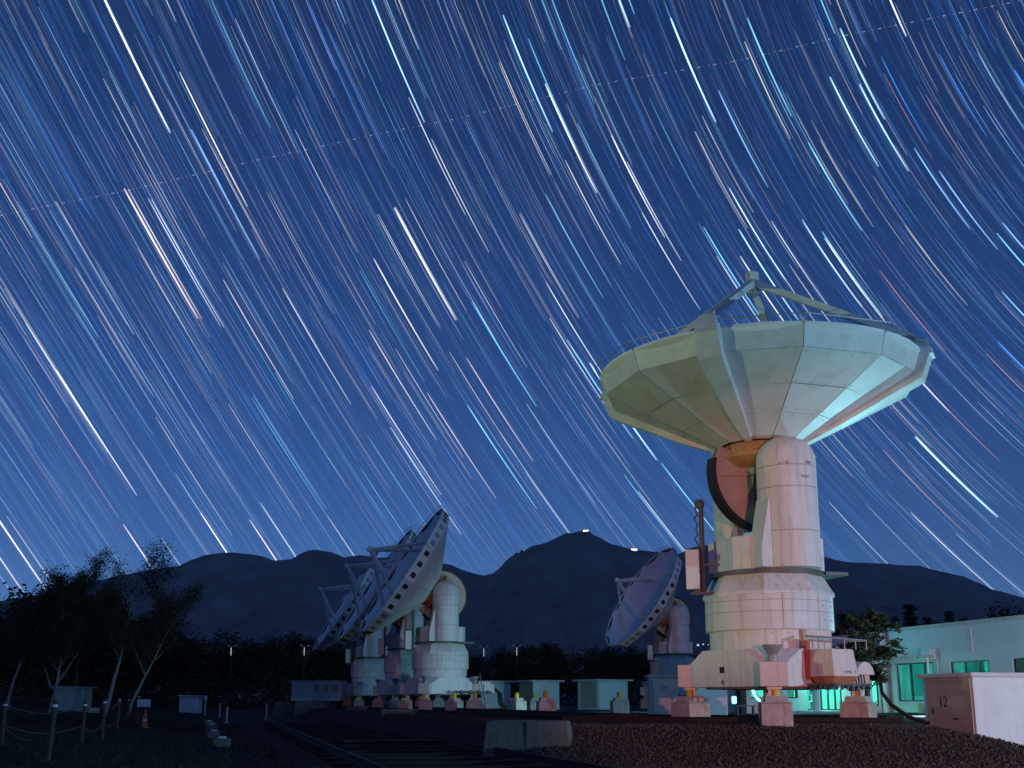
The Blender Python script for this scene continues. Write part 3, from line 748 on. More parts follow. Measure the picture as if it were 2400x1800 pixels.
for q in range(4): hs.tube([(2.3, .85 + .12 * q, 1.4), (2.34, .85 + .12 * q, 1.12), (2.42, .95 + .12 * q, 1.0), (2.5, 1.05 + .12 * q, 1.14)], 0.022, 6)
svp('hose_loops', hs, M['rubber'])
svp('control_valve', MB().lathe([(.09, 1.0), (.12, 1.03), (.12, 1.12), (.05, 1.14)], 12, cx=2.6, cy=.1).box(2.5, 2.7, .3, .5, .93, 1.06), M['steel'])
text_part('box_lettering', 'NMA  D', 0.13, M['ink'], main, sv @ Vector((2.768, 0.12, 1.42)), (R(90), 0, R(-57) + R(90)))
# marks on the left front wall of the near base
wd = Matrix.Rotation(R(-12 - 135), 4, 'Z')
wr = 1.9065
def wall_pt(s, z, o=0.004): return wd @ Vector((wr + o, s, z))
_h = obj('hatch', drum_patch(), M['ink'], main); _h.location = wall_pt(-0.05, 1.52); _h.rotation_euler = (0, 0, R(-147))
text_part('base_lettering', '4', 0.24, M['ink'], main, wall_pt(-0.05, 1.17), (R(90), 0, R(-147 + 90)))
# small fittings on the near tower: name plates, a conduit and drain stubs
ffA = Matrix.Rotation(AZ, 4, 'Z')
def fit(nm, mb, mt):
    o = mb.build(nm, mt, main); o.rotation_euler = (0, 0, AZ); return o
for a_, z_ in ((-78, 7.30), (-72, 7.30), (-118, 7.28), (-132, 7.26)):
    x_, y_ = .868 * math.cos(R(a_)), -1.36 + .868 * math.sin(R(a_)); fit('lug', MB().box(x_ - .022, x_ + .022, y_ - .022, y_ + .022, z_ - .035, z_ + .035), M['grey'])
fit('name_plate', MB().box(-.03, .19, -2.232, -2.205, 6.86, 6.92), M['grey'])
for a_ in range(-150, -20, 16):
    x_, y_ = 1.735 * math.cos(R(a_)), 1.735 * math.sin(R(a_)); fit('drain_stub', MB().box(x_ - .014, x_ + .014, y_ - .014, y_ + .014, 2.51, 2.54), M['grey'])
for a_, z_ in ((-65, 3.3), (-50, 3.3), (-65, 2.9), (-50, 2.9)):
    x_, y_ = 1.842 * math.cos(R(a_)), 1.842 * math.sin(R(a_)); fit('bolt', MB().box(x_ - .016, x_ + .016, y_ - .016, y_ + .016, z_ - .016, z_ + .016), M['steel'])
fit('hand_hole', MB().lathe([(.10, -.01), (.10, .012), (.0, .014)], 16), M['grey']).matrix_local = ffA @ Matrix.Translation((-1.515, .1, 4.8)) @ Matrix.Rotation(R(-90), 4, 'Y')
# hose running down to the ground
tag(MB().tube([(11.05, 32.6, 1.25), (11.02, 32.4, 0.9), (11.2, 32.2, 0.55), (11.6, 31.9, 0.2), (12.0, 31.5, 0.03)], 0.06, 8).build('supply_hose', M['rubber'], smooth=60), 'thick black hose slanting down to the ground right of the large antenna', 'hose')

antA = antenna('radio_antenna', -4.65, 70.1, 0.0, R(16.5), R(31.5), R(-18), 'nearest of the three tilted antennas in a row, cyan light on its tower')
antB = antenna('radio_antenna', -7.5, 79.0, 0.0, R(16.5), R(31.5), R(-18), 'middle one of the three tilted antennas standing in a row')
antC = antenna('radio_antenna', -12.35, 95.6, 0.0, R(16.5), R(31.5), R(-18), 'farthest of the three tilted antennas in a row, beside the long cabin')
antD = antenna('radio_antenna', 13.15, 88.5, 0.0, R(16.5), R(31.5), R(-18), 'lone tilted antenna behind and left of the large antenna')
nm_ = {0: 'front', 1: 'right', 2: 'rear', 3: 'left'}
def piers_for(x, y, br, who, extra=None):
    for k in range(4):
        a = br + R(-90 + 90 * k)
        rz = br + (extra[k] if extra else R(18))
        pier(x + 2.36 * math.cos(a), y + 2.36 * math.sin(a), rz, 'weathered concrete pier under the %s leg of the %s' % (nm_[k], who), 'piers carrying the antennas')
piers_for(X0, Y0, R(-12), 'large upward-facing antenna', [R(4), R(-22), R(0), R(45)])
piers_for(-4.65, 70.1, R(-18), 'nearest tilted antenna in the row')
piers_for(-7.5, 79.0, R(-18), 'middle tilted antenna in the row')
piers_for(-12.35, 95.6, R(-18), 'farthest tilted antenna in the row')
piers_for(13.15, 88.5, R(-18), 'lone tilted antenna')
# ladder on antenna A and a little weather mast beside it
ld = MB()
for s_ in (-.16, .16): ld.tube([(3.0, -1.0 + s_, 0.1), (2.6, -1.0 + s_, 2.4)], 0.03, 5)
for q in range(8): ld.tube([(2.96 - .05 * q, -1.16, .35 + .27 * q), (2.96 - .05 * q, -.84, .35 + .27 * q)], 0.022, 5)
ld.build('ladder', M['steel'], antA)
hsA = MB()
for q in range(3): hsA.tube([(2.9, -.3 + .15 * q, 1.5), (3.5, -.3 + .15 * q, 1.45), (3.75 + .1 * q, -.3 + .15 * q, 1.1), (3.8 + .12 * q, -.35, .5), (4.1 + .2 * q, -.4, .05)], 0.06, 6)
hsA.build('supply_hose', M['rubber'], antA)
MB().slab([(-.8, 1.1), (.2, 1.1), (.2, 1.55), (0.05, 1.75), (-.25, 1.85), (-.8, 1.85)], 'y', -.4, .4).build('cable_hood', M['paint'], antA, bevel=0.02, loc=(3.3, -.1, 0))
# gauge arm with dials in front of antenna A
ga = MB().tube([(1.2, -2.6, 1.18), (3.4, -2.4, 1.14)], 0.05, 6)
for q in range(4): ga.lathe([(.1, 1.05), (.13, 1.1), (.13, 1.22), (.08, 1.28)], 10, cx=1.5 + .55 * q, cy=-2.56 + .05 * q)
ga.tube([(2.9, -2.45, 1.1), (2.9, -2.45, 1.7)], .03, 5)
ga.build('tow_bar', M['steel'], antA)

# ---------------------------------------------------------------- spare pads with yellow posts
ypost = MB().lathe([(0.14, 0.80), (0.14, 1.05), (0.10, 1.09), (0.10, 1.10)], 14).lathe([(0.16, 0.801), (0.16, 0.83)], 14)
YP = ypost.mesh('jack_post', 40)
def pad(u, Y, rz, label, z=0.0, X=None):
    p = at(u, 1640, Y)
    r = pier(p.x, Y, R(rz), label, 'empty antenna pads', z)
    obj('jack_post', YP, M['yellow'], r)
    return r
pad(1280, 50.0, 9, 'nearest empty pad with a yellow post, pinkish, left of the large antenna')
pad(1452, 54.0, 6, 'empty pad with a yellow post in front of the white hut right of centre')
pad(1211, 63.0, 42, 'empty pad with a yellow-green post, its right face lit cyan')
pad(1113, 65.0, -16, 'warm-lit empty pad with a yellow post at the foot of the ladder')
pad(1254, 74.0, 10, 'half-hidden empty pad with a yellow post just behind the nearest empty pad')
pad(1065, 67.0, 44, 'empty pad with a yellow post showing a cream and a grey face beside the row')

# ---------------------------------------------------------------- huts
def hut(name, x, y, z, w, d, h, rz, label, door=None, number=None, nmat=None, over=0.16, roofz=0.12, mt=None):
    """box hut; local +X is its front right wall's direction, door on the -X face ('L') or the -Y face ('F')"""
    r = empty(name, (x, y, z), rz); tag(r, label, 'hut', 'small equipment huts')
    obj('walls', MB().box(-w/2, w/2, -d/2, d/2, 0, h).mesh('walls'), mt or M['hut'], r, 0.01)
    obj('roof_slab', MB().box(-w/2 - over, w/2 + over, -d/2 - over, d/2 + over, h + 0.002, h + roofz).mesh('roof_slab'), M['hutroof'], r, 0.015)
    obj('plinth', MB().box(-w/2 - .03, w/2 + .03, -d/2 - .03, d/2 + .03, -0.4, 0.12).mesh('plinth'), M['hutroof'], r)
    if door == 'L':
        dr = obj('door', MB().box(-w/2 - .035, -w/2 - .003, -0.95, 0.75, 0.14, h - 0.12).mesh('door'), M['hutdoor'], r, 0.006)
        obj('door_frame', MB().box(-w/2 - .05, -w/2 - .002, -1.06, -0.96, 0.13, h - .04).box(-w/2 - .05, -w/2 - .002, .76, .86, .13, h - .04).box(-w/2 - .05, -w/2 - .002, -.96, .76, h - .11, h - .04).mesh('door_frame'), M['hutdoor'], r)
        obj('handle', MB().box(-w/2 - .09, -w/2 - .035, -.42, -.28, h * .42, h * .42 + .05).mesh('handle'), M['ink'], dr)
        obj('hinge', MB().box(-w/2 - .06, -w/2 - .034, .66, .70, h * .5, h * .5 + .14).mesh('hinge'), M['ink'], dr)
        if number: text_part('number', number, 0.42, nmat or M['ink'], dr, (-w/2 - .036, 0.18, h * .66), (R(90), 0, R(-90)))
    if door == 'F':
        dr = obj('door', MB().box(-w * .38, w * .38, -d/2 - .035, -d/2 - .003, 0.14, h - 0.12).mesh('door'), mt or M['hut'], r, 0.006)
        obj('handle', MB().box(w * .26, w * .32, -d/2 - .08, -d/2 - .035, h * .45, h * .45 + .05).mesh('handle'), M['ink'], dr)
        if number: text_part('number', number, 0.30, nmat or M['ink'], dr, (0, -d/2 - .036, h * .74), (R(90), 0, 0))
    return r
# hut 12: near corner seen at pixel (2285, 1640)
c12 = at(2283, 1640, 30.0); rz12 = R(14.5)
m12 = Matrix.Rotation(rz12, 3, 'Z') @ Vector((0.85, 1.12, 0))
hut('equipment_hut', c12.x + m12.x, 30.0 + m12.y, -0.70, 1.7, 2.24, 2.02, rz12, 'white hut with number 12 on its brown door, in front at the right', 'L', '12', over=0.12)
p = at(1560, 1640, 45.0)
hut('equipment_hut', p.x, 46.0, -0.02, 1.15, 2.0, 1.62, R(-4), 'narrow white hut with an orange number 24, left of the large antenna', 'F', '24', M['ink_orange'], over=0.1)
p = at(1666, 1640, 42.0)
hut('equipment_hut', p.x, 43.0, 0.0, 1.34, 2.0, 1.95, R(-2), 'pinkish hut seen under the base of the large antenna', None)
p = at(1417, 1640, 78.0)
hut('equipment_hut', p.x, 79.5, 0.0, 2.6, 2.6, 2.02, R(32), 'flat-roofed white hut lit cyan, standing between the pads right of centre', 'L', over=0.3)
p = at(1265, 1640, 80.0)
hut('equipment_hut', p.x, 81.5, 0.0, 2.2, 2.2, 2.0, R(28), 'flat-roofed white hut lit cyan behind two pads with yellow posts', 'L', over=0.3)
p = at(1160, 1640, 86.0)
hut('equipment_hut', p.x, 87.0, 0.0, 2.3, 2.3, 2.05, R(5), 'dim bluish flat-roofed hut behind the hoses of the nearest tilted antenna', None, over=0.3)
# long cabin with three windows
p0 = at(745, 1640, 93.0)
cab = empty('site_cabin', (p0.x, 93.5, 0.62), R(-4)); tag(cab, 'long dim grey cabin with three small windows left of the antenna row', 'cabin')
MB().box(-2.15, 2.15, -1.0, 1.0, 0, 1.58).build('walls', M['shed'], cab, bevel=0.01)
MB().box(-2.2, 2.2, -1.06, 1.06, 1.582, 1.68).build('roof', M['shed'], cab)
for x in (0.02, 0.8, 1.6):
    w_ = MB().box(x - .22, x + .22, -1.03, -1.002, 0.85, 1.27).build('window', M['wframe'], cab)
    MB().box(x - .17, x + .17, -1.036, -1.031, 0.9, 1.22).build('pane', M['glass'], w_)
for x in (-1.9, -1.05, -.25): MB().box(x - .03, x + .03, -1.03, -1.002, .58, .64).build('latch', M['white'], cab)
MB().box(-.8, .05, -1.02, -1.002, .08, 1.4).build('door', M['shed'], cab, bevel=0.005)
for x in (-1.8, -.6, .6, 1.8): MB().box(x - .12, x + .12, -.8, .8, -.85, -.002).build('support', M['sleeper'], cab)

# ---------------------------------------------------------------- retaining blocks of the raised track
def block(u0, u1, Y, h, label, depth=1.6, z0=-0.95):
    a, b_ = at(u0, 1640, Y), at(u1, 1640, Y); w = (b_.x - a.x)
    r = empty('retaining_block', ((a.x + b_.x) / 2, Y, z0), R(-3)); tag(r, label, 'retaining wall', 'concrete blocks along the raised track')
    e = 0.16
    bot = [Vector(q) for q in ((-w/2, 0, 0), (w/2, 0, 0), (w/2 + .1, depth, 0), (-w/2, depth, 0))]
    top = [Vector(q) for q in ((-w/2 + e * .7, .06, h), (w/2 - e * 1.2, .06, h), (w/2 - .1, depth, h), (-w/2 + e, depth, h))]
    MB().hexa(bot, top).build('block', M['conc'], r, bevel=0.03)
    MB().box(-w * .02 - .004, -w * .02 + .004, .02, .10, .1, h - .02).build('joint', M['vent'], r)
    return r
block(1128, 1345, 27.4, 1.12, 'largest and nearest concrete retaining block, at the corner of the gravel bank')
block(888, 978, 54.8, 1.18, 'concrete retaining block beneath the antenna row, second from the front')
block(806, 868, 74.0, 1.2, 'concrete retaining block under the farthest tilted antenna')
block(688, 766, 92.0, 1.55, 'dim concrete retaining block under the long cabin')
block(640, 672, 97.0, 1.5, 'smallest and farthest concrete retaining block left of the long cabin')

# ---------------------------------------------------------------- rails and sleepers
def rail(name, p0, p1, label, group, zo=0.0, n=40):
    p0, p1 = Vector(p0), Vector(p1); d = (p1 - p0).normalized(); s = Vector((-d.y, d.x, 0)); V, Fs = [], []
    prof = [(-.075, 0), (.075, 0), (.075, .02), (.015, .035), (.015, .115), (.036, .125), (.036, .16), (-.036, .16), (-.036, .125), (-.015, .115), (-.015, .035), (-.075, .02)]
    k = len(prof)
    for i in range(n + 1):
        q = p0.lerp(p1, i / n)
        for a, b_ in prof: V.append((q.x + s.x * a, q.y + s.y * a, q.z + b_))
    for i in range(n):
        for j in range(k): Fs.append((i*k + j, i*k + (j+1) % k, (i+1)*k + (j+1) % k, (i+1)*k + j))
    o = MB().add(V, Fs).build(name, M['rail']); return tag(o, label, 'rail', group)
g_ = 'rails of the antenna tracks'
rail('rail', (-2.0, 18.5, -0.62), (-15.5, 69.0, -0.62), 'rusty rail on the low ground, nearer the grass', g_)
rail('rail', (2.0, 18.5, -0.62), (-11.6, 69.4, -0.62), 'rusty rail on the low ground, nearer the retaining blocks', g_)
rail('rail', (1.8, 32.35, 0.06), (10.7, 29.94, 0.06), 'dark rail on the bank just behind the front pier of the large antenna', g_)
rail('rail', (2.8, 36.3, 0.06), (11.6, 33.93, 0.06), 'dark rail on the bank behind the large antenna', g_)
rail('rail', (1.5, 33.2, 0.06), (-15.6, 96.5, 0.06), 'dark rail along the outer side of the row of tilted antennas', g_)
rail('rail', (5.4, 34.2, 0.06), (-11.6, 97.0, 0.06), 'dark rail along the inner side of the row of tilted antennas', g_)
SLP = MB().box(-2.45, 2.45, -0.12, 0.12, -0.08, 0.0).mesh('sleeper')
def sleepers(c0, c1, step, z, label, group):
    c0, c1 = Vector(c0), Vector(c1); L = (c1 - c0).length; a = math.atan2(c1.y - c0.y, c1.x - c0.x) - math.pi / 2; k = 0
    while k * step < L:
        q = c0.lerp(c1, k * step / L); o = obj('sleeper', SLP, M['sleeper']); o.location = (q.x, q.y, z); o.rotation_euler = (0, 0, a + R(random.uniform(-1, 1)))
        tag(o, label, 'sleeper', group); k += 1
sleepers((-0.4, 20.0, 0), (-12.2, 64.0, 0), 1.9, -0.60, 'dark timber sleeper under the two low rails', 'sleepers of the low track')
sleepers((2.8, 34.1, 0), (10.4, 32.0, 0), 1.5, 0.06, 'dark timber sleeper under the rails below the large antenna', 'sleepers of the near bank')
sleepers((2.2, 38.0, 0), (-12.6, 93.0, 0), 2.2, 0.06, 'dark timber sleeper under the rails along the antenna row', 'sleepers of the antenna row')
# plank crossing on the low track
for q in range(3):
    pk = MB().box(-1.6, 1.6, -.14, .14, 0, .06).build('crossing_plank', M['sleeper']); pk.location = (-3.6 - q * 0.1, 34 + q * 0.34, -0.60); pk.rotation_euler = (0, 0, R(15))
    tag(pk, 'dark plank laid beside the low rails', 'plank', 'planks between the low rails')
# ---------------------------------------------------------------- L-shaped building on the right
CX, CY = 20.7, 60.0
BROT = math.atan2(0.26, 0.966)
GB = 0.08                                              # floor level
bld = empty('observatory_building', (CX, CY, GB), BROT)
tag(bld, 'low white flat-roofed building with lit teal windows at the right', 'building')
H_ROOF = 4.25
M['tube'] = emit('fluorescent_tube', (0.20, 1.0, 0.82), 260.0)
M['tube2'] = emit('office_tube', (0.10, 0.85, 0.78), 130.0)
M['lobby'] = mat('lobby_wall', (0.62, 0.75, 0.72), 0.7)
M['lantern'] = emit('lantern_glow', (0.25, 1.0, 0.92), 2.6)
def wall(name, axis_, s0, s1, z0, z1, openings, thick=0.28, n_sign=-1):
    """wall along 'x' (facing -y) or along 'y' (facing -x); openings (a, b, zlo, zhi) are real holes"""
    cuts = sorted(set([s0, s1] + [q for o in openings for q in o[:2]])); zc = sorted(set([z0, z1] + [q for o in openings for q in o[2:]]))
    m = MB()
    for a, b_ in zip(cuts, cuts[1:]):
        run = None
        for c, d in zip(zc, zc[1:]):
            hole = any(o[0] - 1e-6 <= a and b_ <= o[1] + 1e-6 and o[2] - 1e-6 <= c and d <= o[3] + 1e-6 for o in openings)
            if not hole:
                if axis_ == 'x': m.box(a, b_, 0, thick, c, d)
                else: m.box(0, thick, a, b_, c, d)
    me = m.mesh(name)
    bm = bmesh.new(); bm.from_mesh(me); bmesh.ops.remove_doubles(bm, verts=bm.verts, dist=1e-4)
    # drop the inner faces shared by neighbouring blocks
    seen = {}
    for f in bm.faces: seen.setdefault(tuple(sorted(v.index for v in f.verts)), []).append(f)
    bmesh.ops.delete(bm, geom=[f for fs in seen.values() if len(fs) > 1 for f in fs], context='FACES'); bm.to_mesh(me); bm.free()
    return obj(name, me, M['bwall'], bld)
# right wing: local y from 0 (corner) to -24 (towards the camera); windows as s -> y = -s
wins = [(0.9, 4.2, 0.53, 2.55), (5.45, 8.4, 0.53, 2.5), (9.95, 13.0, 0.53, 2.5), (14.6, 17.6, 0.53, 2.5)]
ow = [(-b_, -a, c, d) for a, b_, c, d in wins]
wall('side_wall', 'y', -24.0, 0.0, -0.6, H_ROOF, ow)
for i, (a, b_, c, d) in enumerate(wins):
    w_ = MB()
    y0, y1 = -b_, -a
    w_.box(0.10, 0.17, y0, y1, c, c + .07).box(0.10, 0.17, y0, y1, d - .07, d).box(0.10, 0.17, y0, y0 + .07, c + .07, d - .07).box(0.10, 0.17, y1 - .07, y1, c + .07, d - .07)
    for f in (0.36, 0.72): 
        yy = y1 - (y1 - y0) * f; w_.box(0.095, 0.165, yy - .05, yy + .05, c + .07, d - .07)
    wo_ = w_.build('window', M['wframe'], bld)
    yy = [y1 - .07, y1 - (y1 - y0) * .36, y1 - (y1 - y0) * .72, y0 + .07]
    for q in range(3): MB().box(0.125, 0.135, yy[q + 1] + .05, yy[q] - .05, c + .07, d - .07).build('pane', M['glass'], wo_)
    MB().box(-0.06, 0.1, y0 - .05, y1 + .05, c - .07, c - .002).build('sill', M['bwall'], wo_)
    # blinds hanging inside
    MB().box(0.36, 0.38, y1 - (y1 - y0) * .72, y1 - (y1 - y0) * .22, c + (.28 if i == 0 else .1), d - .02).build('blind', M['blind'], wo_)
    MB().box(0.5, 0.53, y0 - .3, y1 - (y1 - y0) * .75, c - .1, d + .1).build('curtain', M['blind'], wo_)
# front wing: local x from -10.4 to 0
HF = 3.35
doors = [(-4.95, -2.8, 0.06, 2.35), (-6.15, -5.5, 0.7, 2.3), (-2.25, -1.75, 0.4, 2.3), (-0.95, -0.5, 0.3, 2.3), (-8.3, -7.4, 0.7, 2.2)]
wall('front_wall', 'x', -8.7, -0.002, -0.6, HF, doors)
for i, (a, b_, c, d) in enumerate(doors):
    w_ = MB().box(a, b_, .10, .17, c, c + .06).box(a, b_, .10, .17, d - .06, d).box(a, a + .06, .10, .17, c + .06, d - .06).box(b_ - .06, b_, .10, .17, c + .06, d - .06)
    cuts = [a + .06, b_ - .06]
    if i == 0:
        for f in (0.42, 0.62, 0.82): 
            xx = a + (b_ - a) * f; w_.box(xx - .04, xx + .04, .095, .165, c + .06, d - .06); cuts.insert(-1, xx)
    wo_ = w_.build('entrance_door' if i == 0 else 'window', M['wframe'], bld)
    for q in range(len(cuts) - 1): MB().box(cuts[q] + .005, cuts[q + 1] - .005, .125, .135, c + .06, d - .06).build('pane', M['glass'], wo_)
    if i == 0:
        for f in (.58, .66): MB().box(a + (b_ - a) * f - .015, a + (b_ - a) * f + .015, .05, .08, .9, 1.3).build('handle', M['grey'], wo_)
MB().box(0.002, 9.5, -24, 9.0, H_ROOF, H_ROOF + .12).box(-8.8, 0.0, -0.06, 4.0, HF, HF + .12).build('roof', M['hutroof'], bld)
MB().box(-0.05, 0.32, -24.02, -0.07, H_ROOF + .122, H_ROOF + .2).build('parapet_cap', M['hutroof'], bld)
MB().box(9.2, 9.5, -24, 9.0, -.6, H_ROOF - .002).box(.3, 9.19, 8.7, 9.0, -.6, H_ROOF - .002).box(.0, .29, .0, 9.0, -.6, H_ROOF - .002).box(-8.7, -.01, 3.72, 4.0, -.6, HF - .002).box(-8.7, -8.42, .3, 3.71, -.6, HF - .002).box(.3, 9.19, -24, -23.7, -.6, H_ROOF - .002).build('rear_walls', M['bwall'], bld)
MB().box(-8.4, 9.19, .31, 3.7, -.06, -.001).box(.3, 9.19, -23.69, .28, -.06, -.001).build('floor', M['hutroof'], bld)
MB().box(-8.4, -.01, 3.55, 3.7, 0, HF - .01).box(4.2, 4.3, -23.6, 0.27, 0, H_ROOF - .01).box(.31, 4.19, .15, .27, 0, 2.74).box(.31, 4.19, -9.2, -9.1, 0, 2.74).build('partition', M['lobby'], bld)
MB().box(-8.4, -.01, .3, 3.54, 2.75, 2.8).box(.3, 4.19, -23.6, .28, 2.75, 2.8).build('ceiling', M['lobby'], bld)
for x, y, lx, ly in ((-4.4, 1.5, .08, 1.2), (-3.2, 1.5, .08, 1.2), (-1.2, 2.0, .08, 1.0), (1.6, -2.2, .08, 1.3), (2.6, -7.0, .06, .8)):
    MB().box(x - lx/2, x + lx/2, y - ly/2, y + ly/2, 2.66, 2.72).build('ceiling_tube', M['tube'] if x < 0 else M['tube2'], bld)
# lobby furniture seen through the glass doors: a rack with shelves, and a desk by the first side window
rk = MB()
for z in (.5, .85, 1.2, 1.55, 1.9): rk.box(-4.2, -2.95, 2.7, 3.1, z, z + .04)
for x in (-4.2, -3.6, -2.98): rk.box(x, x + .04, 2.7, 3.1, .0, 2.1)
tag(rk.build('display_rack', M['white'], smooth=None), 'white shelf rack inside the bright glass entrance', 'rack')
bpy.data.objects['display_rack'].matrix_world = Matrix.Translation((CX, CY, GB)) @ Matrix.Rotation(BROT, 4, 'Z')
random.seed(3)
for q in range(9):
    z = (.54, .89, 1.24, 1.59)[q % 4]; x = -4.05 + .125 * q
    o = MB().box(-.06, .06, -.1, .1, 0, .2 + .04 * (q % 3)).build('binder', [M['blind'], M['hutdoor'], M['lobby']][q % 3])
    o.matrix_world = Matrix.Translation((CX, CY, GB)) @ Matrix.Rotation(BROT, 4, 'Z') @ Matrix.Translation((x, 2.88, z + .002))
    tag(o, 'folder standing on the shelf rack behind the entrance glass', 'folder', 'folders on the lobby rack')
dk = MB().box(.7, 1.7, -4.3, -2.4, .70, .74).box(.75, .8, -4.25, -4.2, 0, .7).box(.75, .8, -2.5, -2.45, 0, .7).box(1.6, 1.65, -4.25, -4.2, 0, .7).box(1.6, 1.65, -2.5, -2.45, 0, .7)
o = dk.build('desk', M['white']); o.matrix_world = Matrix.Translation((CX, CY, GB)) @ Matrix.Rotation(BROT, 4, 'Z'); tag(o, 'white desk just inside the first lit side window', 'desk')
dl_ = empty('desk_lamp', Matrix.Translation((CX, CY, GB)) @ Matrix.Rotation(BROT, 4, 'Z') @ Vector((0.95, -3.5, .742)), BROT); tag(dl_, 'glowing desk lamp low in the first side window', 'lamp')
MB().lathe([(.1, 0), (.1, .02), (.015, .03), (.015, .22)], 12).build('stand', M['grey'], dl_)
MB().box(-.12, .12, -.4, .4, .22, .30).build('shade', M['lantern'], dl_, bevel=0.02)
# steps, canopy edge, round column, pipes and vents on the walls
MB().box(-7.0, -1.6, -1.9, -0.002, -.35, .04).build('entrance_step', M['hutroof'], bld, bevel=0.01)
col_o = MB().lathe([(.2, .042), (.2, 2.75)], 24).build('entrance_column', M['white'], bld, smooth=40); col_o.location = (-4.85, -.75, 0)
MB().box(-6.9, -1.7, -1.7, -0.004, 2.752, 2.95).build('canopy', M['bwall'], bld, bevel=0.01)
cl = MB().box(-4.4, -3.4, -.9, -.75, 2.68, 2.75).build('canopy_light', M['tube'], bld)
MB().box(-9.05, -8.72, -.3, .3, -.6, 3.2).build('dark_pier', M['wframe'], bld)
MB().lathe([(.17, -.6), (.17, H_ROOF - .02)], 20, cx=-.35, cy=-.35).build('corner_column', M['bwall'], bld, smooth=40)
MB().tube([(-.045, -7.35, H_ROOF - .1), (-.045, -7.35, 2.9)], .035, 8).build('down_pipe', M['white'], bld)
for y in (-.95, -1.62): MB().lathe([(0, .0), (.13, .02), (.15, .12), (.10, .24)], 14).build('vent_hood', M['white'], bld, smooth=50, loc=(-.002, y, 3.05), rot=(0, R(-90), 0))
MB().box(-.42, -.002, -4.5, -3.75, 2.65, 3.2).build('wall_unit', M['bwall'], bld, bevel=0.02)
MB().tube([(-.06, -4.6, 2.7), (-.1, -4.6, .3)], .03, 6).build('cable_pipe', M['white'], bld)
MB().box(-.5, -.005, -4.9, -3.3, -.2, .42).build('meter_box', M['hutdoor'], bld, bevel=.02)
# wall flood lamp on the front wing
def spot_or_point(name, parent, loc, color, power, radius=.12, spot=None, aim=None):
    ld_ = bpy.data.lights.new(name, 'SPOT' if spot else 'POINT'); ld_.energy = power; ld_.color = color; ld_.shadow_soft_size = radius
    if spot: ld_.spot_size = spot; ld_.spot_blend = 0.5
    o = bpy.data.objects.new(name, ld_); col.objects.link(o); o.parent = parent; o.location = loc
    if aim is not None: o.rotation_euler = aim
    return o
LW = 1.0
fl = empty('wall_flood_lamp', Matrix.Translation((CX, CY, GB)) @ Matrix.Rotation(BROT, 4, 'Z') @ Vector((-6.2, -.02, 3.1)), BROT); tag(fl, 'cyan-white flood lamp on the wall above the entrance', 'lamp')
MB().box(-.18, .18, -.32, 0, -.1, .12).build('housing', M['grey'], fl, bevel=.01)
MB().box(-.15, .15, -.335, -.322, -.08, .1).build('lens', M['lantern'], fl)
spot_or_point('flood_light', fl, (0, -.55, 0), (0.10, 0.85, 1.0), 420 * LW, .15)
# lantern post, glowing arch tube and bench left of the entrance
lp = at(1722, 1672, 55.0); lan = empty('lantern_post', (lp.x, 55.0, -0.05)); tag(lan, 'glowing cyan lantern on a thin post under the antenna base', 'lantern')
MB().tube([(0, 0, 0), (0, 0, .55)], .03, 6).build('post', M['steel'], lan)
MB().box(-.11, .11, -.1, .1, .55, .92).build('glass_box', M['lantern'], lan, bevel=.05)
MB().box(-.12, .12, -.11, .11, .922, .96).build('cap', M['steel'], lan)
pa = at(1763, 1606, 56.0); pb = at(1785, 1646, 56.0)
arc_pts = [pa.lerp(pb, t / 8) + Vector((-.12 * math.sin(math.pi * t / 8), 0, -.05 * math.sin(math.pi * t / 8))) for t in range(9)]
top_pts = [Vector((pa.x - .02, 56.0, pa.z + .25 * q)) for q in range(4, 0, -1)]
arch = empty('arched_neon_tube', (pb.x, 56.0, 0.0)); tag(arch, 'curved glowing cyan tube left of the bright entrance', 'light tube')
MB().tube([p - Vector((pb.x, 56, 0)) for p in top_pts + arc_pts], .07, 8).build('tube', M['lantern'], arch, smooth=60)
MB().tube([(0, .05, -.05), (0, .05, pb.z)], .03, 6).build('post', M['steel'], arch)
bp_ = at(1746, 1655, 50.0); bn = empty('bench', (bp_.x, 50.0, 0)); tag(bn, 'small dark bench under the base of the large antenna', 'bench')
MB().box(-.45, .45, -.2, .2, .40, .45).build('seat', M['steel'], bn)
for s_ in (-.4, .34): MB().box(s_, s_ + .06, -.18, .18, 0, .40).build('leg', M['steel'], bn)
# white pole lamp before the side wall
wp = at(2181, 1640, 51.0); wl2 = empty('pole_lamp', (wp.x, 51.0, -0.3)); tag(wl2, 'white pole with a flat lamp head before the side wall of the building', 'lamp')
MB().tube([(0, 0, 0), (0, 0, 2.95)], [.055, .045], 8).build('pole', M['white'], wl2, smooth=60)
MB().box(-.5, .25, -.12, .12, 2.955, 3.06).build('lamp_head', M['grey'], wl2, bevel=.03)
# metal hoop stand on the ground by the wall
hp_ = at(2150, 1640, 44.0); hoop = empty('bicycle_rack', (hp_.x, 44.0, -0.25)); tag(hoop, 'low looped metal rack on the ground before the side wall', 'rack')
MB().tube([(-.5, 0, .12), (-.5, 0, .3), (.6, 0, .32), (.6, 0, .12)], .018, 6, closed=True).tube([(-.5, .25, .1), (-.5, .25, .26), (.6, .25, .28), (.6, .25, .1)], .018, 6, closed=True).build('hoops', M['white'], hoop)
for x in (-.4, .5): MB().box(x - .03, x + .03, 0, .25, -.1, .12).build('foot', M['steel'], hoop)

